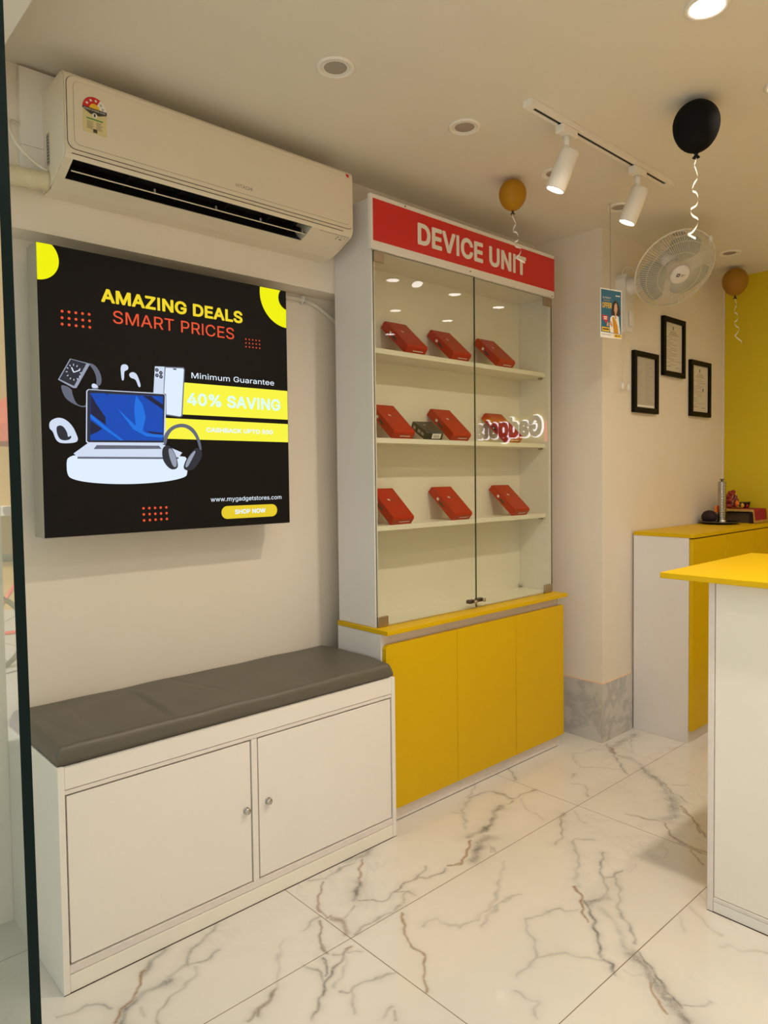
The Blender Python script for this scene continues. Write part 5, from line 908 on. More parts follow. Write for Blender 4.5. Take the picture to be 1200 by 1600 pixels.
# ------------------------------------------------------------------ lit advertising box
def make_lightbox():
    X0, XF = -2.285, -2.200; Y0, Z0, W, H = .666, 1.176, .870, .860
    t = thing('advertising_light_box', 'square black advertising light box with yellow gadget offer', 'sign', (X0, Y0+W/2, Z0))
    MB().box(X0, XF-.0008, Y0, Y0+W, Z0, Z0+H, M['alu'], .0015).build('frame', None, t)
    MB().box(WL+.0005, X0-.0002, Y0+.12, Y0+W-.12, Z0+.1, Z0+H-.1, M['alu']).build('wall_bracket', None, t)
    film = MB().box(XF-.0006, XF, Y0+.001, Y0+W-.001, Z0+.001, Z0+H-.001, M['lb_black']).build('printed_film', None, t)
    def P(u, v, k): return (XF+.0003*k, Y0+min(max(u, 1.5), 838.5)/840*W, Z0+min(max(v, 1.5), 838.5)/840*H)
    def poly(mb, pts, m, k=1):
        f = mb.face([P(u, v, k) for u, v in pts], m); f.normal_update()
        if f.normal.x < 0: bmesh.ops.reverse_faces(mb.bm, faces=[f])
    def disc(mb, u, v, r, m, k=1, n=12): poly(mb, [(u+r*math.cos(2*math.pi*i/n), v+r*math.sin(2*math.pi*i/n)) for i in range(n)], m, k)
    def txt(name, s, q, m, bold, k=2, desc=0.0):
        (u0, v0), (u1, v1), (u2, v2), (u3, v3) = q
        a, b = (u0+u2)/2, (u1+u3)/2; va, vb = (v0+v1)/2, (v2+v3)/2; h_ = vb-va; va -= desc*h_
        mb = MB(); add_text(mb, s, P(a, va, k), (0, 1, 0), (0, 0, 1), (b-a)/840*W, (vb-va)/840*H, m, bold); mb.build(name, None, film)
    L = lambda n: M['lb_'+n]
    cl = lambda pts: [(min(max(u, 1.5), 838.5), min(max(v, 1.5), 838.5)) for u, v in pts]
    mb = MB(); poly(mb, [(1.5, 838)]+[(u, v) for u, v in arc(0, 795, 61, 46, -90, 30) if u >= 1.5]+[(1.5, 734)], L('yellow')); mb.build('corner_disc', None, film)
    mb = MB(); ring = [(u, v) for u, v in arc(842, 820, 113, 171, 268, 30)]; inner = [(u, v) for u, v in arc(846, 812, 40, 262, 140, 14)]
    poly(mb, ring+inner+[(790, 838)], L('yellow')); mb.build('corner_ring', None, film)
    txt('headline_lettering', 'AMAZING DEALS', ART['head'], L('headline'), .030)
    txt('subheadline_lettering', 'SMART PRICES', ART['sub'], L('red'), -.004)
    for nm in ('dotsL', 'dotsR', 'dotsB'):
        (a0, b0), (a1, b1), (a2, b2), (a3, b3) = ART[nm]; mb = MB(); r = 4.2 if nm != 'dotsR' else 2.6
        for i in range(5):
            for j in range(3):
                s, q = i/4, j/2; disc(mb, (a0*(1-s)+a1*s)*(1-q)+(a2*(1-s)+a3*s)*q, (b0*(1-s)+b1*s)*(1-q)+(b2*(1-s)+b3*s)*q, r, L('red'), 1, 8)
        mb.build('dot_pattern', None, film)
    txt('guarantee_lettering', 'Minimum Guarantee', ART['ming'], L('white'), 0.004)
    b1 = [(430, 375), (838, 376), (838, 480), (430, 479)]; b2 = [(330, 295), (838, 294), (838, 360), (330, 361)]
    mb = MB(); poly(mb, b1, L('bar')); mb.build('offer_bar', None, film)
    mb = MB(); poly(mb, b2, L('bar')); mb.build('offer_bar', None, film)
    txt('saving_lettering', '40% SAVING', ART['forty'], L('cyan'), .032)
    txt('cashback_lettering', 'CASHBACK UPTO 500', ART['cash'], L('white'), .028)
    txt('web_lettering', 'www.mygadgetstores.com', ART['url'], L('white'), .0, 2, .45)
    mb = MB(); poly(mb, rrect(674, 49, 223, 44, 21.9), L('button')); mb.build('shop_button', None, film)
    txt('button_lettering', 'SHOP NOW', ART['shop'], L('white'), .03, 3)
    # pictures
    def pic(name, items):
        mb = MB()
        for key, m, k in items: poly(mb, smooth(POLY[key]) if key.split('_')[0] in ('ped', 'mouse', 'hp', 'strap', 'bud1', 'bud2', 'crown') else POLY[key], L(m), k)
        return mb
    mb = pic('w', [('strap_r', 'mid', 2), ('strap_l', 'mid', 1), ('crown', 'pale', 2), ('watch_case', 'grey', 3), ('watch_face', 'dark', 4)])
    c = (93, 481)
    for i in range(12):
        q = 2*math.pi*i/12; ca, sa = math.cos(q), math.sin(q); ex = lambda r: (c[0]+r*ca*.9, c[1]+r*sa)
        (xa, ya), (xb, yb) = ex(19), ex(24.5); dx, dy = -sa*1.1, ca*1.1
        poly(mb, [(xa-dx, ya-dy), (xb-dx, yb-dy), (xb+dx, yb+dy), (xa+dx, ya+dy)], L('pale'), 5)
    for a, b, wd in ((c, (111, 489), 1.3), (c, (87, 495), 1.6)):
        dx, dy = b[0]-a[0], b[1]-a[1]; l = math.hypot(dx, dy); nx, ny = -dy/l*wd, dx/l*wd; poly(mb, [(a[0]-nx, a[1]-ny), (b[0]-nx, b[1]-ny), (b[0]+nx, b[1]+ny), (a[0]+nx, a[1]+ny)], L('white'), 6)
    mb.build('watch_picture', None, film)
    pic('e', [('bud1', 'pale', 1)]).build('earbud_picture', None, film); pic('e', [('bud2', 'pale', 1)]).build('earbud_picture', None, film)
    mb = pic('p', [('phone_back', 'pale', 2), ('phone', 'mid', 3), ('phone_screen', 'frost', 4), ('island', 'dark', 5)])
    for q in EXT['cams']: disc(mb, q[0], q[1], 6.0, L('dark'), 3, 10); disc(mb, q[0], q[1], 2.4, L('grey'), 4, 8)
    mb.build('phone_picture', None, film)
    pic('d', [('ped', 'frost', 1)]).build('pedestal_picture', None, film)
    mb = pic('l', [('lap_shadow', 'mid', 3), ('lap_base', 'pale', 4), ('lap_keys', 'mid', 5), ('lap_lid', 'pale', 6), ('lap_bezel', 'dark', 7), ('lap_screen', 'blue', 8), ('lcd_dark1', 'navy', 9), ('lcd_dark2', 'navy', 9), ('lcd_dark3', 'navy', 9), ('lcd_dark4', 'navy', 9),
                   ('sweep1', 'blue', 10), ('sweep3', 'blue2', 11), ('sweep4', 'navy', 10), ('sweep2', 'blue2', 12), ('sweep5', 'blue2', 12)])
    mb.build('laptop_picture', None, film)
    pic('m', [('mouse', 'pale', 1), ('mouse_dark', 'dark', 2)]).build('mouse_picture', None, film)
    pic('h', [('hp_band', 'mid', 13), ('hp_l', 'dark', 14), ('hp_r', 'dark', 14), ('hp_l2', 'grey', 15), ('hp_r2', 'grey', 15)]).build('headphone_picture', None, film)
make_lightbox()

def make_wire():
    pts = [(-2.342, 1.50+.02*i, 2.058) for i in range(9)]+[tuple(p) for p in bez((-2.342, 1.685, 2.058), (-2.342, 1.78, 2.062), (-2.340, 1.80, 2.03), (-2.335, 1.93, 1.965), 12)]
    o = MB().tube(pts, .009, M['cable'], 10).build('wall_conduit'); tag(o, 'white cable conduit running from the light box behind the display cabinet', 'conduit')
    c = thing('cable_clip', 'white saddle clip holding the conduit beside the light box corner', 'clip', (-2.345, 1.715, 2.058))
    MB().box(-2.3498, -2.330, 1.705, 1.720, 2.040, 2.073, M['white_plastic'], .003).build('saddle', None, c)
    MB().cyl((-2.331, 1.7125, 2.045), (-2.326, 1.7125, 2.045), .004, m=M['chrome'], n=10).build('nail', None, c)
make_wire()

# ------------------------------------------------------------------ ceiling lights
def downlight(lit, power=1.0):
    t = thing('ceiling_downlight', 'x', 'ceiling light', (0, 0, 0))
    r = MB(); r.lathe([(.056, 0), (.056, -.004), (.052, -.006), (.043, -.005), (.041, 0)], None, M['white_metal'], 36); r.build('trim_ring', None, t)
    if lit:
        MB().lathe([(.0, -.0025), (.040, -.0025)], None, M['lens_on'], 28).build('lens', None, t)
        l = bpy.data.lights.new('downlight_lamp', 'AREA'); l.shape = 'DISK'; l.size = .075; l.energy = DOWNLIGHT_POWER*power; l.color = LAMP_COLOUR; l.spread = math.radians(150)
        o = bpy.data.objects.new('downlight_lamp', l); COL.objects.link(o); o.parent = t; o.location = (0, 0, -.007)
    else:
        g = MB(); g.lathe([(.042, -.001), (.038, -.005), (.034, -.002)], None, M['white_metal'], 32); g.build('gimbal_ring', None, t)
        l = MB(); l.lathe([(.034, -.0018), (.024, -.003), (.0, -.0036)], None, M['lens_off'], 28); l.build('lens', None, t)
    return t
def make_downlights():
    off = downlight(False); first = True
    labs = ['unlit recessed downlight in the ceiling nearest the air conditioner', 'unlit recessed downlight above the left part of the display cabinet, before the track light', 'unlit downlight half hidden behind the nearer track spotlight',
            'unlit downlight behind the farther track spotlight', 'unlit downlight hidden behind the wall fan', 'small far downlight in the ceiling above the amber balloon']
    for lab, (x, y) in zip(labs, ((-1.651, 1.341), (-1.637, 1.897), (-1.650, 2.455), (-1.664, 2.985), (-1.65, 3.54), (-1.613, 4.065))):
        if first: off.location = (x, y, CEIL-.0002); off['label'] = lab; first = False
        else: copy_tree(off, lab, (x, y, CEIL-.0002))
    k = 0
    for x in (-.808, -.22, .45, 1.15):
        for y in (.80, 1.345, 1.885, 2.44, 2.99, 3.54, 4.085):
            if x > -.8 and y in (1.345, 2.44, 3.54) and x > 0: continue
            d = downlight(True, 5.0 if (x, y) == (-.808, 1.885) else .45 if y > 2.9 else .6); d.location = (x, y, CEIL-.0002); k += 1
            if x == -.808 and y == 1.885: d['label'] = 'bright lit downlight at the top right corner of the picture'
            else: d['label'] = 'lit recessed downlight of the rows over the front counter'; d['group'] = 'lit downlights over the counter side'
make_downlights()

def make_track():
    tx = -1.387; t = thing('light_track', 'white ceiling light track with a black slot', 'light track', (tx, 2.40, CEIL))
    y0, y1 = 1.912, 2.897
    MB().box(tx-.0175, tx-.006, y0+.03, y1-.03, CEIL-.020, CEIL-.0003, M['white_metal'], .001).box(tx+.006, tx+.0175, y0+.03, y1-.03, CEIL-.020, CEIL-.0003, M['white_metal'], .001).build('rail', None, t)
    MB().box(tx-.0058, tx+.0058, y0+.03, y1-.03, CEIL-.017, CEIL-.0004, M['track_black']).build('slot', None, t)
    MB().box(tx-.0185, tx+.0185, y0, y0+.034, CEIL-.0205, CEIL-.0003, M['white_metal'], .0015).build('feed_cap', None, t)
    MB().box(tx-.0185, tx+.0185, y1-.05, y1, CEIL-.0205, CEIL-.0003, M['white_metal'], .0015).build('end_cap', None, t)
    for y, lab in ((2.135, 'white cylindrical track spotlight nearer the camera'), (2.622, 'white cylindrical track spotlight farther along the track')):
        s = thing('track_spotlight', lab, 'spotlight', (tx, y, CEIL-.021), 'track spotlights')
        MB().box(tx-.016, tx+.016, y-.045, y+.045, CEIL-.048, CEIL-.021, M['white_metal'], .003).build('adapter', None, s)
        MB().cyl((tx, y, CEIL-.085), (tx, y, CEIL-.048), .009, .013, M['white_metal'], 16).sphere((tx, y, CEIL-.086), .012, M['white_metal']).build('stem', None, s)
        ax = Vector((-.35, -.16, -.92)).normalized(); top = Vector((tx+.012, y+.004, CEIL-.098)); end = top+ax*.135
        q = ax.to_track_quat('Z', 'Y').to_matrix().to_4x4(); mt = Matrix.Translation(top) @ q
        h = MB(); h.lathe([(0, 0), (.030, 0), (.034, .004), (.034, .131), (.033, .135), (.030, .135), (.029, .128)], mt, M['white_metal'], 32); hd = h.build('lamp_head', None, s)
        MB().lathe([(0, .129), (.0292, .129)], mt, M['lens_on'], 24).build('lens', None, hd)
        l = bpy.data.lights.new('spot_lamp', 'SPOT'); l.energy = SPOT_POWER; l.color = LAMP_COLOUR; l.spot_size = math.radians(75); l.spot_blend = .7; l.shadow_soft_size = .028
        o = bpy.data.objects.new('spot_lamp', l); COL.objects.link(o); o.parent = s
        o.matrix_local = Matrix.Translation(end+ax*.006-ORG[s.name]) @ (-ax).to_track_quat('Z', 'Y').to_matrix().to_4x4()
make_track()

# ------------------------------------------------------------------ balloons
def make_balloon(label, c, r, mat, ribbon_to, seed):
    rnd = random.Random(seed); t = thing('balloon', label, 'balloon', (c[0], c[1], c[2]))
    prof = [(0, r*1.06)]
    for i in range(1, 20):
        a = math.pi*i/20; z = r*1.06*math.cos(a); rr = r*math.sin(a)*(1+.04*math.cos(a)); 
        if z < 0: z *= 1.12
        prof.append((rr, z))
    prof += [(r*.10, -r*1.19), (0, -r*1.20)]
    MB().lathe(prof, Matrix.Translation(c), mat, 40).build('skin', None, t)
    kz = c[2]-r*1.19
    MB().lathe([(.004, 0), (r*.10, -r*.06), (r*.06, -r*.10), (r*.17, -r*.24), (r*.05, -r*.22), (0, -r*.15)], Matrix.Translation((c[0], c[1], kz)), M['bal_black'] if mat is M['bal_black'] else M['knot'], 14).build('knot', None, t)
    n = 110; top = Vector((c[0], c[1], kz-r*.12)); bot = Vector(ribbon_to); mb = MB(); prev = None; turns = 3.7
    for i in range(n+1):
        s = i/n; p = top.lerp(bot, s); rad = .003+.012*s**.8+(.010*max(0, s-.86)/.14); ph = turns*2*math.pi*s+seed
        q = p+Vector((rad*math.cos(ph), rad*math.sin(ph), .004*math.sin(ph*1.7)))
        wv = Vector((-.25*math.sin(ph), .25*math.cos(ph), 1)).normalized()*.0032
        cur = (mb.bm.verts.new(q-wv), mb.bm.verts.new(q+wv))
        if prev: f = mb.bm.faces.new((prev[0], cur[0], cur[1], prev[1])); mb._set([f], M['ribbon'], True)
        prev = cur
    mb.build('curling_ribbon', None, t)
make_balloon('black balloon floating against the ceiling with a curled white ribbon', (-1.032, 2.332, 2.466), .0715, M['bal_black'], (-1.045, 2.345, 2.105), 1)
make_balloon('mustard balloon floating in front of the red header board', (-1.793, 2.370, 2.481), .055, M['bal_gold'], (-1.775, 2.39, 2.205), 2)
make_balloon('amber balloon at the ceiling by the yellow back wall', (-1.702, 4.372, 2.462), .0705, M['bal_amber'], (-1.690, 4.385, 2.10), 3)

# ------------------------------------------------------------------ wall fan
def make_fan():
    C = Vector((-1.585, 3.355, 2.318)); v = (Vector((0, 0, 1.35))-C).normalized()
    a = math.radians(38); n = (math.cos(a)*v+math.sin(a)*(CAM_R*.70-CAM_U*.71)).normalized()
    t = thing('wall_fan', 'white oscillating wall fan with wire guard beside the pillar', 'fan', (PIL, 3.36, 2.2))
    Pm = M['fan_plastic']; mt = Matrix.Translation(C) @ n.to_track_quat('Z', 'Y').to_matrix().to_4x4(); R = .193
    mb = MB(); mb.prism([(3.285, 2.31), (3.30, 2.335), (3.36, 2.335), (3.378, 2.31), (3.372, 2.07), (3.355, 2.05), (3.305, 2.05), (3.290, 2.07)], PIL+.0003, PIL+.055, Pm, 'x'); mb.build('wall_bracket', None, t)
    MB().box(PIL+.0555, PIL+.066, 3.315, 3.350, 2.075, 2.15, Pm, .004).build('switch_box', None, t)
    arm = bez((PIL+.04, 3.335, 2.275), (PIL+.12, 3.337, 2.275), (PIL+.15, 3.345, 2.30), tuple(C-n*.10), 14); MB().tube(arm, [.042-.008*i/14 for i in range(15)], Pm, 20).build('arm', None, t)
    MB().lathe([(0, -.125), (.035, -.12), (.055, -.095), (.060, -.05), (.052, -.035), (0, -.03)], mt, Pm, 28).build('motor_housing', None, t)
    for s in (-1, 1):   # rear then front guard
        g = MB(); w_ = .0011; nw = 96
        for k in range(nw):
            q = 2*math.pi*k/nw; tw = .16*s
            pts = []
            for f in (0, .25, .5, .75, .92, 1):
                rr = .045+(R-.045)*f; z = s*(.052*(1-f**2.6))+.004*s; an = q+tw*f
                pts.append(mt @ Vector((rr*math.cos(an), rr*math.sin(an), z)))
            g.tube(pts, w_*1.15, M['fan_wire'], 4)
        tag(g.build('guard_wires', None, t), kind='stuff')
    rg = MB()
    rg.tube([mt @ Vector((R*math.cos(2*math.pi*k/64), R*math.sin(2*math.pi*k/64), 0)) for k in range(64)], .0045, M['fan_wire'], 8, True); rg.build('guard_rim', None, t)
    for rr, z in ((.105, .050), (.155, .038)):
        MB().tube([mt @ Vector((rr*math.cos(2*math.pi*k/48), rr*math.sin(2*math.pi*k/48), z)) for k in range(48)], .0014, M['fan_wire'], 6, True).build('guard_ring', None, t)
    cap = MB(); cap.lathe([(0, .066), (.040, .064), (.047, .058), (.047, .052), (0, .052)], mt, Pm, 36); cp = cap.build('centre_cap', None, t)
    # maker mark faces the room, upright
    un = (Vector((0, 0, 1))-n*n.z).normalized(); rn = un.cross(n)
    o = C+n*.0675; mk = MB(); q = o-rn*.022
    mk.face([tuple(q+rn*x+un*y) for x, y in ((0, -.008), (.013, -.008), (.016, -.005), (.016, .008), (.003, .008), (0, .005))], M['print_dark'])
    mk.face([tuple(q+n*.0003+rn*x+un*y) for x, y in ((.005, -.003), (.011, -.003), (.011, .003), (.005, .003))], Pm)
    for j, wd in ((.003, .022), (-.004, .016)): mk.face([tuple(o+rn*x+un*(y+j)) for x, y in ((.0, -.002), (wd, -.002), (wd, .002), (.0, .002))], M['alu'])
    mk.build('maker_mark', None, cp)
    MB().lathe([(0, .030), (.035, .030), (.040, .022), (.040, -.025), (0, -.03)], mt, Pm, 30).build('hub', None, t)
    for b in range(3):
        q0 = math.radians((200, 70, 318)[b]); mb = MB(); rows = []
        for i in range(11):
            f = i/10; rr = .036+.130*f; half = math.radians(22+24*math.sin(min(1, f*1.25)*math.pi*.62)) * (1-.30*max(0, f-.75)/.25)
            row = []
            for j in range(9):
                s = j/8*2-1; an = q0+s*half+f*.35; row.append(mb.bm.verts.new(mt @ Vector((rr*math.cos(an), rr*math.sin(an), .018*s+.004*math.cos(s*1.5)))))
            rows.append(row)
        fs = [mb.bm.faces.new((rows[i][j], rows[i+1][j], rows[i+1][j+1], rows[i][j+1])) for i in range(10) for j in range(8)]
        mb._set(fs, M['fan_blade'], True); mb.build('blade', None, t)
    ut = (CAM_U*.86+CAM_R*.5).normalized(); pc = C+(ut-n*ut.dot(n)).normalized()*R
    MB().sphere(tuple(pc), .012, Pm, (1, 1, 1.3)).build('guard_clip', None, t)
    for y in (3.318, 3.375):
        mb = MB(); mb.tube([(PIL+.050, y-.012, 2.06), (PIL+.030, y, 1.98), (PIL+.022, y, 1.80)], .0012, M['cable'], 6); cd = mb.build('pull_cord', None, t)
        MB().cyl((PIL+.022, y, 1.765), (PIL+.022, y, 1.80), .0085, .006, M['white_plastic'], 12).build('cord_weight', None, cd)
    mb = MB(); mb.tube(bez((PIL+.03, 3.30, 2.33), (PIL+.03, 3.30, 2.39), (PIL+.08, 3.33, 2.38), (PIL+.09, 3.335, 2.318)), .003, M['cable'], 6); mb.build('mains_lead', None, t)
    mb = MB(); mb.tube(bez((PIL+.03, 3.325, 2.33), (PIL+.03, 3.325, 2.38), (PIL+.08, 3.35, 2.375), (PIL+.10, 3.345, 2.318)), .003, M['cable'], 6); mb.build('mains_lead', None, t)
make_fan()

# ------------------------------------------------------------------ framed certificates
def make_frames():
    data = [('black framed grey certificate, lowest and nearest the pillar', 3.447, 3.710, 1.662, 1.981, 0), ('black framed certificate hanging highest, in the middle of the three', 3.768, 4.030, 1.880, 2.203, 1), ('black framed certificate nearest the yellow wall', 4.105, 4.375, 1.674, 1.999, 2)]
    for lab, y0, y1, z0, z1, k in data:
        t = thing('picture_frame', lab, 'picture frame', (PIL, (y0+y1)/2, z0), 'framed certificates on the far wall'); b = .027; x0, x1 = PIL+.0003, PIL+.020
        MB().box(x0, x1, y0, y1, z0, z0+b, M['black'], .001).box(x0, x1, y0, y1, z1-b, z1, M['black'], .001).box(x0, x1, y0, y0+b, z0+b, z1-b, M['black'], .001).box(x0, x1, y1-b, y1, z0+b, z1-b, M['black'], .001).build('frame', None, t)
        MB().box(x0+.001, x0+.008, y0+b, y1-b, z0+b, z1-b, M['paper_grey'] if k == 0 else M['paper']).build('certificate', None, t)
        mb = MB(); xs = x0+.0086; rnd = random.Random(k+3); W, H = y1-y0-2*b, z1-z0-2*b; ya, za = y0+b, z0+b
        def ln(u0, u1, v, h): mb.face([(xs, ya+u0*W, za+v*H), (xs, ya+u1*W, za+v*H), (xs, ya+u1*W, za+(v+h)*H), (xs, ya+u0*W, za+(v+h)*H)], M['ink'])
        if k == 0:
            for i in range(26):
                v = .90-.032*i; ln(.10, .10+.3*rnd.random(), v, .005); ln(.50, .55+.38*rnd.random(), v, .005)
            mb.face([(xs, ya+.03*W, za+.02*H), (xs, ya+.97*W, za+.02*H), (xs, ya+.97*W, za+.055*H), (xs, ya+.03*W, za+.055*H)], M['card_white'])
        else:
            mb.face([(xs, ya+.46*W, za+.86*H), (xs, ya+.51*W, za+.86*H), (xs, ya+.51*W, za+.93*H), (xs, ya+.46*W, za+.93*H)], M['print_dark'])
            for i in range(4): ln(.35-.04*i, .65+.05*i, .82-.025*i, .009)
            for i in range(16): 
                v = .70-.037*i; a = rnd.choice((.06, .10, .3)); ln(a, a+.2+.5*rnd.random(), v, .008)
            ln(.12, .36, .10, .012); ln(.62, .85, .09, .012)
            if k == 2: mb.face([(xs, ya+.66*W, za+.46*H), (xs, ya+.72*W, za+.46*H), (xs, ya+.72*W, za+.52*H), (xs, ya+.66*W, za+.52*H)], M['print_dark'])
        mb.build('printed_text', None, t)
make_frames()

# ------------------------------------------------------------------ hanging offer card
def make_card():
    A = Vector((-1.679, 2.846, 1.949)); U = Vector((.030, .121, 0)).normalized(); Vv = Vector((0, 0, 1)); N = U.cross(Vv); W, H = .131, .216
    t = thing('hanging_card', 'small teal offer card hanging on a thread beside the pillar', 'card', tuple(A+U*W/2))
    def P(u, v, k=0): return tuple(A+U*(u*W)+Vv*(v*H)+N*(.0004*k))
    bm = MB(); a = [P(0, 0, -2), P(1, 0, -2), P(1, 1, -2), P(0, 1, -2)]; b = [P(0, 0), P(1, 0), P(1, 1), P(0, 1)]
    bm.face(b, M['card_white']); bm.face(a[::-1], M['card_white'])
    for i in range(4): bm.face([a[i], a[(i+1) % 4], b[(i+1) % 4], b[i]], M['card_white'])
    bm.build('card', None, t)
    mb = MB()
    def q(pts, m, k=1): mb.face([P(u, v, k) for u, v in pts], m)
    q([(.03, .115), (.97, .09), (.96, .97), (.03, .975)], M['card_blue'], 1)
    q([(.46, .115), (.93, .10), (.86, .36), (.84, .46), (.70, .50), (.58, .48), (.46, .42), (.42, .25)], M['card_white'], 2)                   # white shirt
    q([(.62, .10), (.84, .10), (.80, .25), (.72, .36), (.60, .44), (.54, .42)], M['card_orange'], 3)
    q([(.50, .47), (.52, .60), (.58, .72), (.68, .78), (.80, .74), (.88, .64), (.93, .52), (.84, .45), (.76, .47), (.64, .46)], M['card_hair'], 3)
    q([(.62, .57), (.64, .68), (.70, .73), (.76, .70), (.79, .60), (.74, .51), (.68, .50)], M['card_skin'], 4); q([(.66, .40), (.73, .40), (.73, .52), (.66, .52)], M['card_skin'], 4)
    q([(.40, .30), (.52, .22), (.56, .26), (.48, .36)], M['card_skin'], 4); q([(.27, .24), (.36, .23), (.39, .29), (.33, .33), (.29, .29)], M['card_skin'], 4)
    q([(.08, .46), (.34, .45), (.35, .35), (.24, .29), (.20, .34), (.09, .37)], M['card_red'], 2)
    q([(.07, .13), (.42, .12), (.42, .21), (.07, .215)], M['card_yellow'], 2); q([(.64, .02), (.97, .02), (.97, .085), (.64, .085)], M['card_yellow'], 2)
    q([(.70, .035), (.76, .035), (.76, .07), (.70, .07)], M['print_dark'], 3); q([(.80, .045), (.92, .045), (.92, .06), (.80, .06)], M['print_dark'], 3)
    def tx(s, u, v, w_, h_, m, k=3, bold=.0): add_text(mb, s, P(u, v, k), U, Vv, w_*W, h_*H, m, bold)
    tx('BUYBACK', .10, .795, .37, .035, M['card_white']); tx('Special', .14, .735, .30, .045, M['card_skin']); tx('OFFER', .08, .60, .44, .115, M['card_yellow'], 3, .04)
    
    for u, v, w_, h_, m in ((.14, .405, .16, .022, 'card_white'), (.16, .368, .13, .022, 'card_white'), (.10, .158, .29, .028, 'print_dark'), (.70, .862, .20, .022, 'card_white'), (.06, .055, .17, .010, 'ink'), (.26, .055, .22, .010, 'ink')):
        q([(u, v), (u+w_, v), (u+w_, v+h_), (u, v+h_)], M[m], 3)
    mb.build('printed_offer', None, t)
    c = A+U*(W*.47)+Vv*H
    MB().tube([tuple(c-Vv*.006), (-1.672, 2.915, CEIL-.001)], .0009, M['ink'], 6).build('thread', None, t)
    MB().cyl((-1.672, 2.915, CEIL-.012), (-1.672, 2.915, CEIL-.0004), .004, m=M['cable'], n=8).build('hook', None, t)
make_card()

# ------------------------------------------------------------------ back cabinet with the little altar
def make_back_cabinet():
    x0, x1, y0, y1 = -1.846, -1.535, 3.455, 4.592
    t = thing('low_cabinet', 'white cabinet with yellow top and doors along the far wall', 'cabinet', (-1.69, 4.02, 0))
    MB().box(x0, x1-.020, y0, y0+.018, 0, 1.023, M['grey_lam'], .001).build('side_panel', None, t)
    MB().box(x0+.002, x1-.024, y0+.0185, y1-.002, .0605, 1.022, M['seam']).build('carcass', None, t)
    MB().box(x0+.002, x1-.021, y0+.0185, y1-.002, 0, .058, M['scuffed'], .001).build('plinth', None, t)
    ys = (y0+.002, 3.841, 4.244, y1)
    for k in range(3): MB().box(x1-.0192, x1, ys[k]+.0015, ys[k+1]-.0015, .062, 1.017, M['yellow_lam'], .001).build('door', None, t)
    MB().prism([(x0, y0-.002), (x1-.008, y0-.002), (x1+.003, y0+.010), (x1+.003, y1), (x0, y1)], 1.0235, 1.042, M['yellow_lam'], 'z').build('worktop', None, t)
make_back_cabinet()
ZT = 1.0422
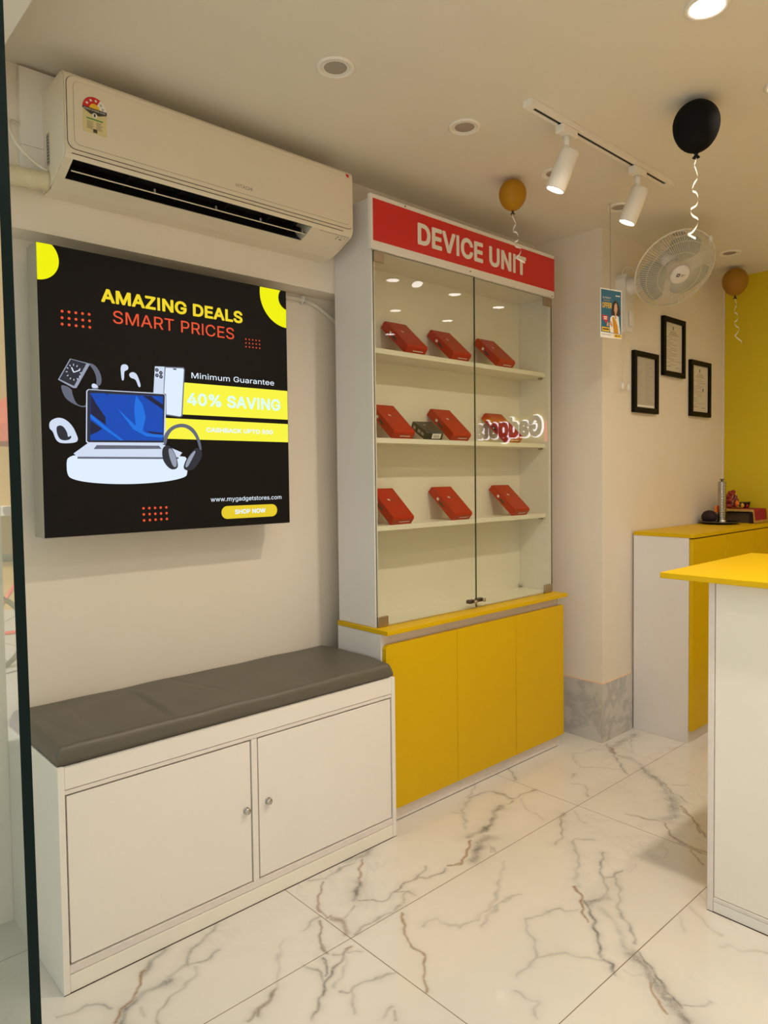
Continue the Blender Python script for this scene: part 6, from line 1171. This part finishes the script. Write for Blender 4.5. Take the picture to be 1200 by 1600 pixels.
def make_altar():
    c = (-1.735, 4.255)
    t = thing('steel_tray', 'round dark steel tray on the yellow top of the far cabinet', 'tray', (*c, ZT))
    MB().lathe([(0, 0), (.085, 0), (.105, .010), (.112, .012), (.113, .015), (.104, .0135), (.084, .004), (0, .004)], Matrix.Translation((*c, ZT)), M['dark_steel'], 44).build('dish', None, t)
    t = thing('incense_tower', 'tall perforated steel incense tower standing on the round tray', 'incense holder', (c[0]+.005, c[1]+.02, ZT+.0045))
    b = Matrix.Translation((c[0]+.005, c[1]+.02, ZT+.0045)); pr = [(0, 0), (.026, 0), (.026, .012)]
    z = .014
    while z < .235: pr += [(.0225, z), (.0225, z+.006), (.0212, z+.008)]; z += .0095
    pr += [(.0225, .240), (.018, .243), (0, .243)]
    MB().lathe(pr, b, M['steel'], 28).build('cylinder', None, t)
    MB().lathe([(.006, .243), (.006, .249), (.015, .258), (.013, .258), (.004, .251), (0, .251)], b, M['dark_steel'], 20).build('cup', None, t)
    MB().box(c[0]+.005-.030, c[0]+.005-.020, c[1]-.012, c[1]+.028, ZT+.066, ZT+.105, M['marigold'], .003).build('orange_tag', None, t)
    # dark round pot behind the tower
    t = thing('dark_pot', 'dark round-shouldered pot behind the steel incense tower', 'pot', (c[0]-.055, c[1]-.01, ZT+.0145))
    MB().lathe([(0, 0), (.034, 0), (.043, .014), (.043, .034), (.032, .053), (.014, .062), (0, .064)], Matrix.Translation((c[0]-.055, c[1]-.01, ZT+.0145)), M['maroon'], 30).build('bowl', None, t)
    # little altar table with the red cloth
    x0, x1, y0, y1, h = -1.80, -1.60, 4.385, 4.585, .080
    t = thing('altar_table', 'small low altar table under a red gold-edged cloth', 'table', ((x0+x1)/2, (y0+y1)/2, ZT))
    MB().box(x0, x1, y0, y1, ZT+h-.014, ZT+h, M['wood_dark'], .002).build('table_top', None, t)
    for x in (x0, x1-.02):
        for y in (y0, y1-.02): MB().box(x, x+.02, y, y+.02, ZT, ZT+h-.0142, M['maroon'], .001).build('leg', None, t)
    MB().box(x0+.022, x1-.022, y0+.03, y1-.022, ZT+.0005, ZT+h-.02, M['wood_dark']).build('lower_board', None, t)
    cl = MB(); bm = cl.bm; nx, ny = 26, 26; V = []
    for i in range(nx+1):
        row = []
        for j in range(ny+1):
            u, v = i/nx, j/ny; x = x0-.006+(x1-x0+.115)*u; y = y0-.016+(y1-y0+.016)*v; z = ZT+h+.0022
            over = max(0, x-x1-.004); of = max(0, y0-.004-y)
            if over: z -= over*.95; x = x1+.004+over*.14+.004*math.sin(y*60)*min(1, over*18)
            if of: z -= of*1.1*min(1, 1); y = y0-.004-of*.2
            if z < ZT+.003: z = ZT+.003
            row.append((bm.verts.new((x, y, z)), u, v))
        V.append(row)
    for i in range(nx):
        for j in range(ny):
            f = bm.faces.new((V[i][j][0], V[i+1][j][0], V[i+1][j+1][0], V[i][j+1][0]))
            cl._set([f], M['cloth_gold'] if (i >= nx-3 or j < 3) else M['cloth_red'], True)
    o = cl.build('altar_cloth', None); tag(o, 'red cloth with gold border draped over the small altar table', 'cloth')
    z0 = ZT+h+.0045
    # garlanded figure-shaped bundle
    rnd = random.Random(5); g = thing('garland_bundle', 'dark red garlanded bundle with silver tinsel on the altar cloth', 'garland', (-1.740, 4.445, z0))
    mb = MB()
    for k in range(9):
        a = math.pi*k/8; r = .052
        pts = [(-1.742+.010*math.sin(k*2+3*s), 4.445-r*math.cos(a)*(1-.25*s), z0+.012+(.082*math.sin(a)+.004)*(1-.2*s)) for s in (0, .5, 1)]
        for p in pts: mb.sphere(p, .0135, M['garland'], (1, 1, .9), 10)
    mb.sphere((-1.752, 4.445, z0+.040), .045, M['garland'], (.55, 1, .88), 18); mb.build('flower_rope', None, g)
    mb = MB()
    for k in range(14):
        a = rnd.uniform(.15, 3.0); r = rnd.uniform(.030, .060); p = Vector((-1.722, 4.445-r*math.cos(a), z0+.015+r*1.25*math.sin(a))); d = Vector((.004, rnd.uniform(-.012, .012), rnd.uniform(-.012, .012)))
        mb.tube([p-d, p+d], .0016, M['tinsel'], 5)
    mb.build('tinsel', None, g)
    for name, lab, p, r, m in (('marigold', 'orange marigold in front of the garlanded bundle', (-1.705, 4.428, z0+.028), .018, 'marigold'), ('yellow_flower', 'small yellow flower at the front edge of the altar cloth', (-1.690, 4.470, z0+.015), .015, 'flower_yellow'),
                               ('red_flower', 'small red flower beside the two bowls on the altar', (-1.690, 4.535, z0+.013), .012, 'card_red')):
        mb = MB()
        for ring, n_, rr in ((0, 9, 1), (1, 7, .72), (2, 5, .42)):
            for k in range(n_):
                a = 2*math.pi*k/n_+ring; mb.sphere((p[0]+r*.35*ring*.6, p[1]+r*rr*math.cos(a)*.7, p[2]+r*rr*math.sin(a)*.7), r*.38, M[m], (.7, 1, 1), 8)
        mb.sphere(p, r*.6, M[m], (1, 1, 1), 10); tag(mb.build(name), lab, 'flower')
    lf = MB()
    for k in range(5): lf.sphere((-1.71+.004*k, 4.490+.011*k, z0+.016+.008*math.sin(k*1.7)), .014, M['leaf'], (.45, 1, .8), 10)
    tag(lf.build('leaf_sprig'), 'dark green leaf sprig between the flowers and the bowls', 'leaves')
    def bowl(lab, y):
        t = thing('small_bowl', lab, 'bowl', (-1.70, y, z0))
        MB().lathe([(0, 0), (.012, 0), (.014, .004), (.022, .030), (.0235, .034), (.0215, .034), (.013, .006), (0, .005)], Matrix.Translation((-1.70, y, z0)), M['dark_steel'], 24).build('cup', None, t)
    bowl('small dark metal bowl nearer the red flower on the altar', 4.515); bowl('small dark metal bowl nearest the yellow back wall on the altar', 4.562)
make_altar()

# ------------------------------------------------------------------ front counter
def make_counter():
    x0, x1, y0, y1, zt = -.915, .95, 2.168, 2.80, 1.0185
    t = thing('service_counter', 'white service counter with overhanging yellow top', 'counter', (0, 2.5, 0))
    W = M['white_lam']
    MB().box(x0, x0+.018, y0, y1, 0, zt-.0005, M['scuffed'], .0012).build('end_panel', None, t)
    MB().box(x1-.018, x1, y0, y1, 0, zt-.0005, M['scuffed'], .0012).build('end_panel', None, t)
    MB().box(x0+.0185, x1-.0185, y0+.0015, y0+.02, .0, .0335, W, .001).build('plinth', None, t)
    MB().box(x0+.0185, x1-.0185, y0+.0015, y0+.02, .0345, .0465, M['scuffed'], .001).build('frame_rail', None, t)
    MB().box(x0+.0200, x1-.0200, y0+.0045, y0+.02, .049, zt-.002, M['cream_lam']).build('front_panel', None, t)
    MB().box(x0+.0185, x1-.0185, y0+.0205, y1-.01, .03, zt-.002, M['seam']).build('carcass', None, t)
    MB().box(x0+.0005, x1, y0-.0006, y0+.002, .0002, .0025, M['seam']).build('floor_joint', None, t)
    MB().box(-1.049, 1.0, 2.128, 2.868, zt, zt+.018, M['yellow_lam'], .0015).build('countertop', None, t)
make_counter()

# ------------------------------------------------------------------ backlit shop lettering on the yellow wall
def make_wall_sign():
    x0, z0, W, H = -.835, 1.597, .655, .20
    t = thing('wall_sign', 'backlit grey shop lettering on the yellow wall behind the counter', 'sign', (-.5, YB, 1.62))
    N = (0, -1, 0)
    h = MB(); add_text(h, 'Gadgets', (x0-.008, YB-.012, z0-.008), (1, 0, 0), (0, 0, 1), W+.016, H+.016, M['sign_halo'], .10, .010); h.build('halo_lettering', None, t)
    h = MB(); add_text(h, 'Gadgets', (x0, YB-.030, z0), (1, 0, 0), (0, 0, 1), W, H, M['sign_grey'], .05, .008); h.build('face_lettering', None, t)
    MB().box(x0-.030, x0-.014, YB-.02, YB-.0005, z0-.005, z0+H*.75, M['sign_red']).build('red_bar', None, t)
    for k in range(4): MB().cyl((x0+.06+k*.17, YB-.022, z0+.10), (x0+.06+k*.17, YB-.0005, z0+.10), .004, m=M['alu'], n=8).build('standoff', None, t)
make_wall_sign()

# ------------------------------------------------------------------ glass door leaf by the entrance
def make_glass_leaf():
    t = thing('glass_door_leaf', 'frameless glass door leaf with dark green polished edge beside the camera', 'glass door', (-1.5, .20, 0))
    d = pane('glass_pane', 0, 1, 0, 1, 0, 1, M['door_glass'], M['glass_edge'], t); bpy.data.objects.remove(d)
    mb = MB(); x0, x1a, x1b, ya, yb, z0, z1 = -2.34, -.712, -.764, .195, .205, .012, 2.39
    v = [mb.bm.verts.new(p) for p in ((x0, ya, z0), (x1a, ya, z0), (x1b, ya, z1), (x0, ya, z1), (x0, yb, z0), (x1a, yb, z0), (x1b, yb, z1), (x0, yb, z1))]
    gi, ei = mb.mi(M['door_glass']), mb.mi(M['glass_edge'])
    for q, m in (((0, 1, 2, 3), gi), ((7, 6, 5, 4), gi), ((1, 5, 6, 2), ei), ((4, 0, 3, 7), ei), ((3, 2, 6, 7), ei), ((4, 5, 1, 0), ei)):
        f = mb.bm.faces.new([v[i] for i in q]); f.material_index = m
    mb.build('glass_pane', None, t, True)
    MB().box(-2.10, -2.02, .190, .210, .0003, .06, M['chrome'], .003).build('patch_fitting', None, t)
make_glass_leaf()

# ------------------------------------------------------------------ the street the glass leaf mirrors
struct('street', MB().box(-14, 10, -12, .10, -.30, -.16), M['street'])
struct('step', MB().box(-2.6, XR+.1, -.35, .10, -.16, -.001), M['street'])
def make_street():
    b = thing('street_building', 'ochre building across the street, mirrored in the glass door leaf', 'building', (-9.4, -3, -.16))
    MB().box(-9.8, -9.0, -9, 1.5, -.159, 5.0, M['facade']).build('facade', None, b)
    MB().box(-9.05, -8.6, -9, 1.5, .95, 1.05, M['white_lam']).build('ledge', None, b)
    for y in (-5.6, -1.2): MB().box(-8.995, -8.97, y, y+1.0, 1.9, 3.2, M['print_dark']).build('window', None, b)
    p = thing('street_parasol', 'red market parasol on the street, mirrored in the glass door leaf', 'parasol', (-7.6, -1.95, -.16))
    MB().cyl((-7.6, -1.95, -.16), (-7.6, -1.95, 2.25), .022, m=M['white_metal'], n=12).build('pole', None, p)
    mb = MB(); mb.lathe([(0, 2.3), (.35, 2.16), (.75, 1.86), (.77, 1.70), (.75, 1.70), (.70, 1.84), (.3, 2.10), (0, 2.25)], Matrix.Translation((-7.6, -1.95, 0)), M['parasol_red'], 8, False); mb.build('canopy', None, p)
    MB().lathe([(0, 0), (.22, 0), (.22, .06), (.04, .09), (0, .09)], Matrix.Translation((-7.6, -1.95, -.159)), M['rubber'], 24).build('foot', None, p)
    k = thing('bicycle', 'bicycle parked on the street, mirrored in the glass door leaf', 'bicycle', (-6.0, -1.45, -.16))
    def wheel(y):
        mb = MB(); c = Vector((-6.0, y, .17)); mb.tube([c+Vector((0, .31*math.cos(2*math.pi*i/40), .31*math.sin(2*math.pi*i/40))) for i in range(40)], .02, M['rubber'], 8, True); w_ = mb.build('wheel', None, k)
        mb = MB()
        for i in range(14): a = 2*math.pi*i/14; mb.tube([c, c+Vector((0, .30*math.cos(a), .30*math.sin(a)))], .002, M['steel'], 4)
        mb.cyl(c-Vector((.04, 0, 0)), c+Vector((.04, 0, 0)), .02, m=M['steel'], n=10); mb.build('spokes', None, w_)
    wheel(-1.95); wheel(-.95)
    mb = MB(); P = lambda y, z: (-6.0, y, z)
    for a, c_ in (((-1.95, .17), (-1.72, .66)), ((-1.72, .66), (-1.25, .60)), ((-1.72, .60), (-1.42, .15)), ((-1.42, .15), (-1.22, .72)), ((-1.42, .15), (-.95, .17)), ((-1.25, .60), (-.95, .17)), ((-1.72, .66), (-1.74, .82))): mb.tube([P(*a), P(*c_)], .016, M['card_red'], 8)
    mb.build('frame', None, k)
    MB().box(-6.07, -5.93, -1.36, -1.10, .72, .77, M['rubber'], .02).build('saddle', None, k)
    MB().tube([(-6.26, -1.70, .86), (-6.2, -1.76, .84), (-5.8, -1.76, .84), (-5.74, -1.70, .86)], .012, M['steel'], 8).build('handlebar', None, k)
make_street()
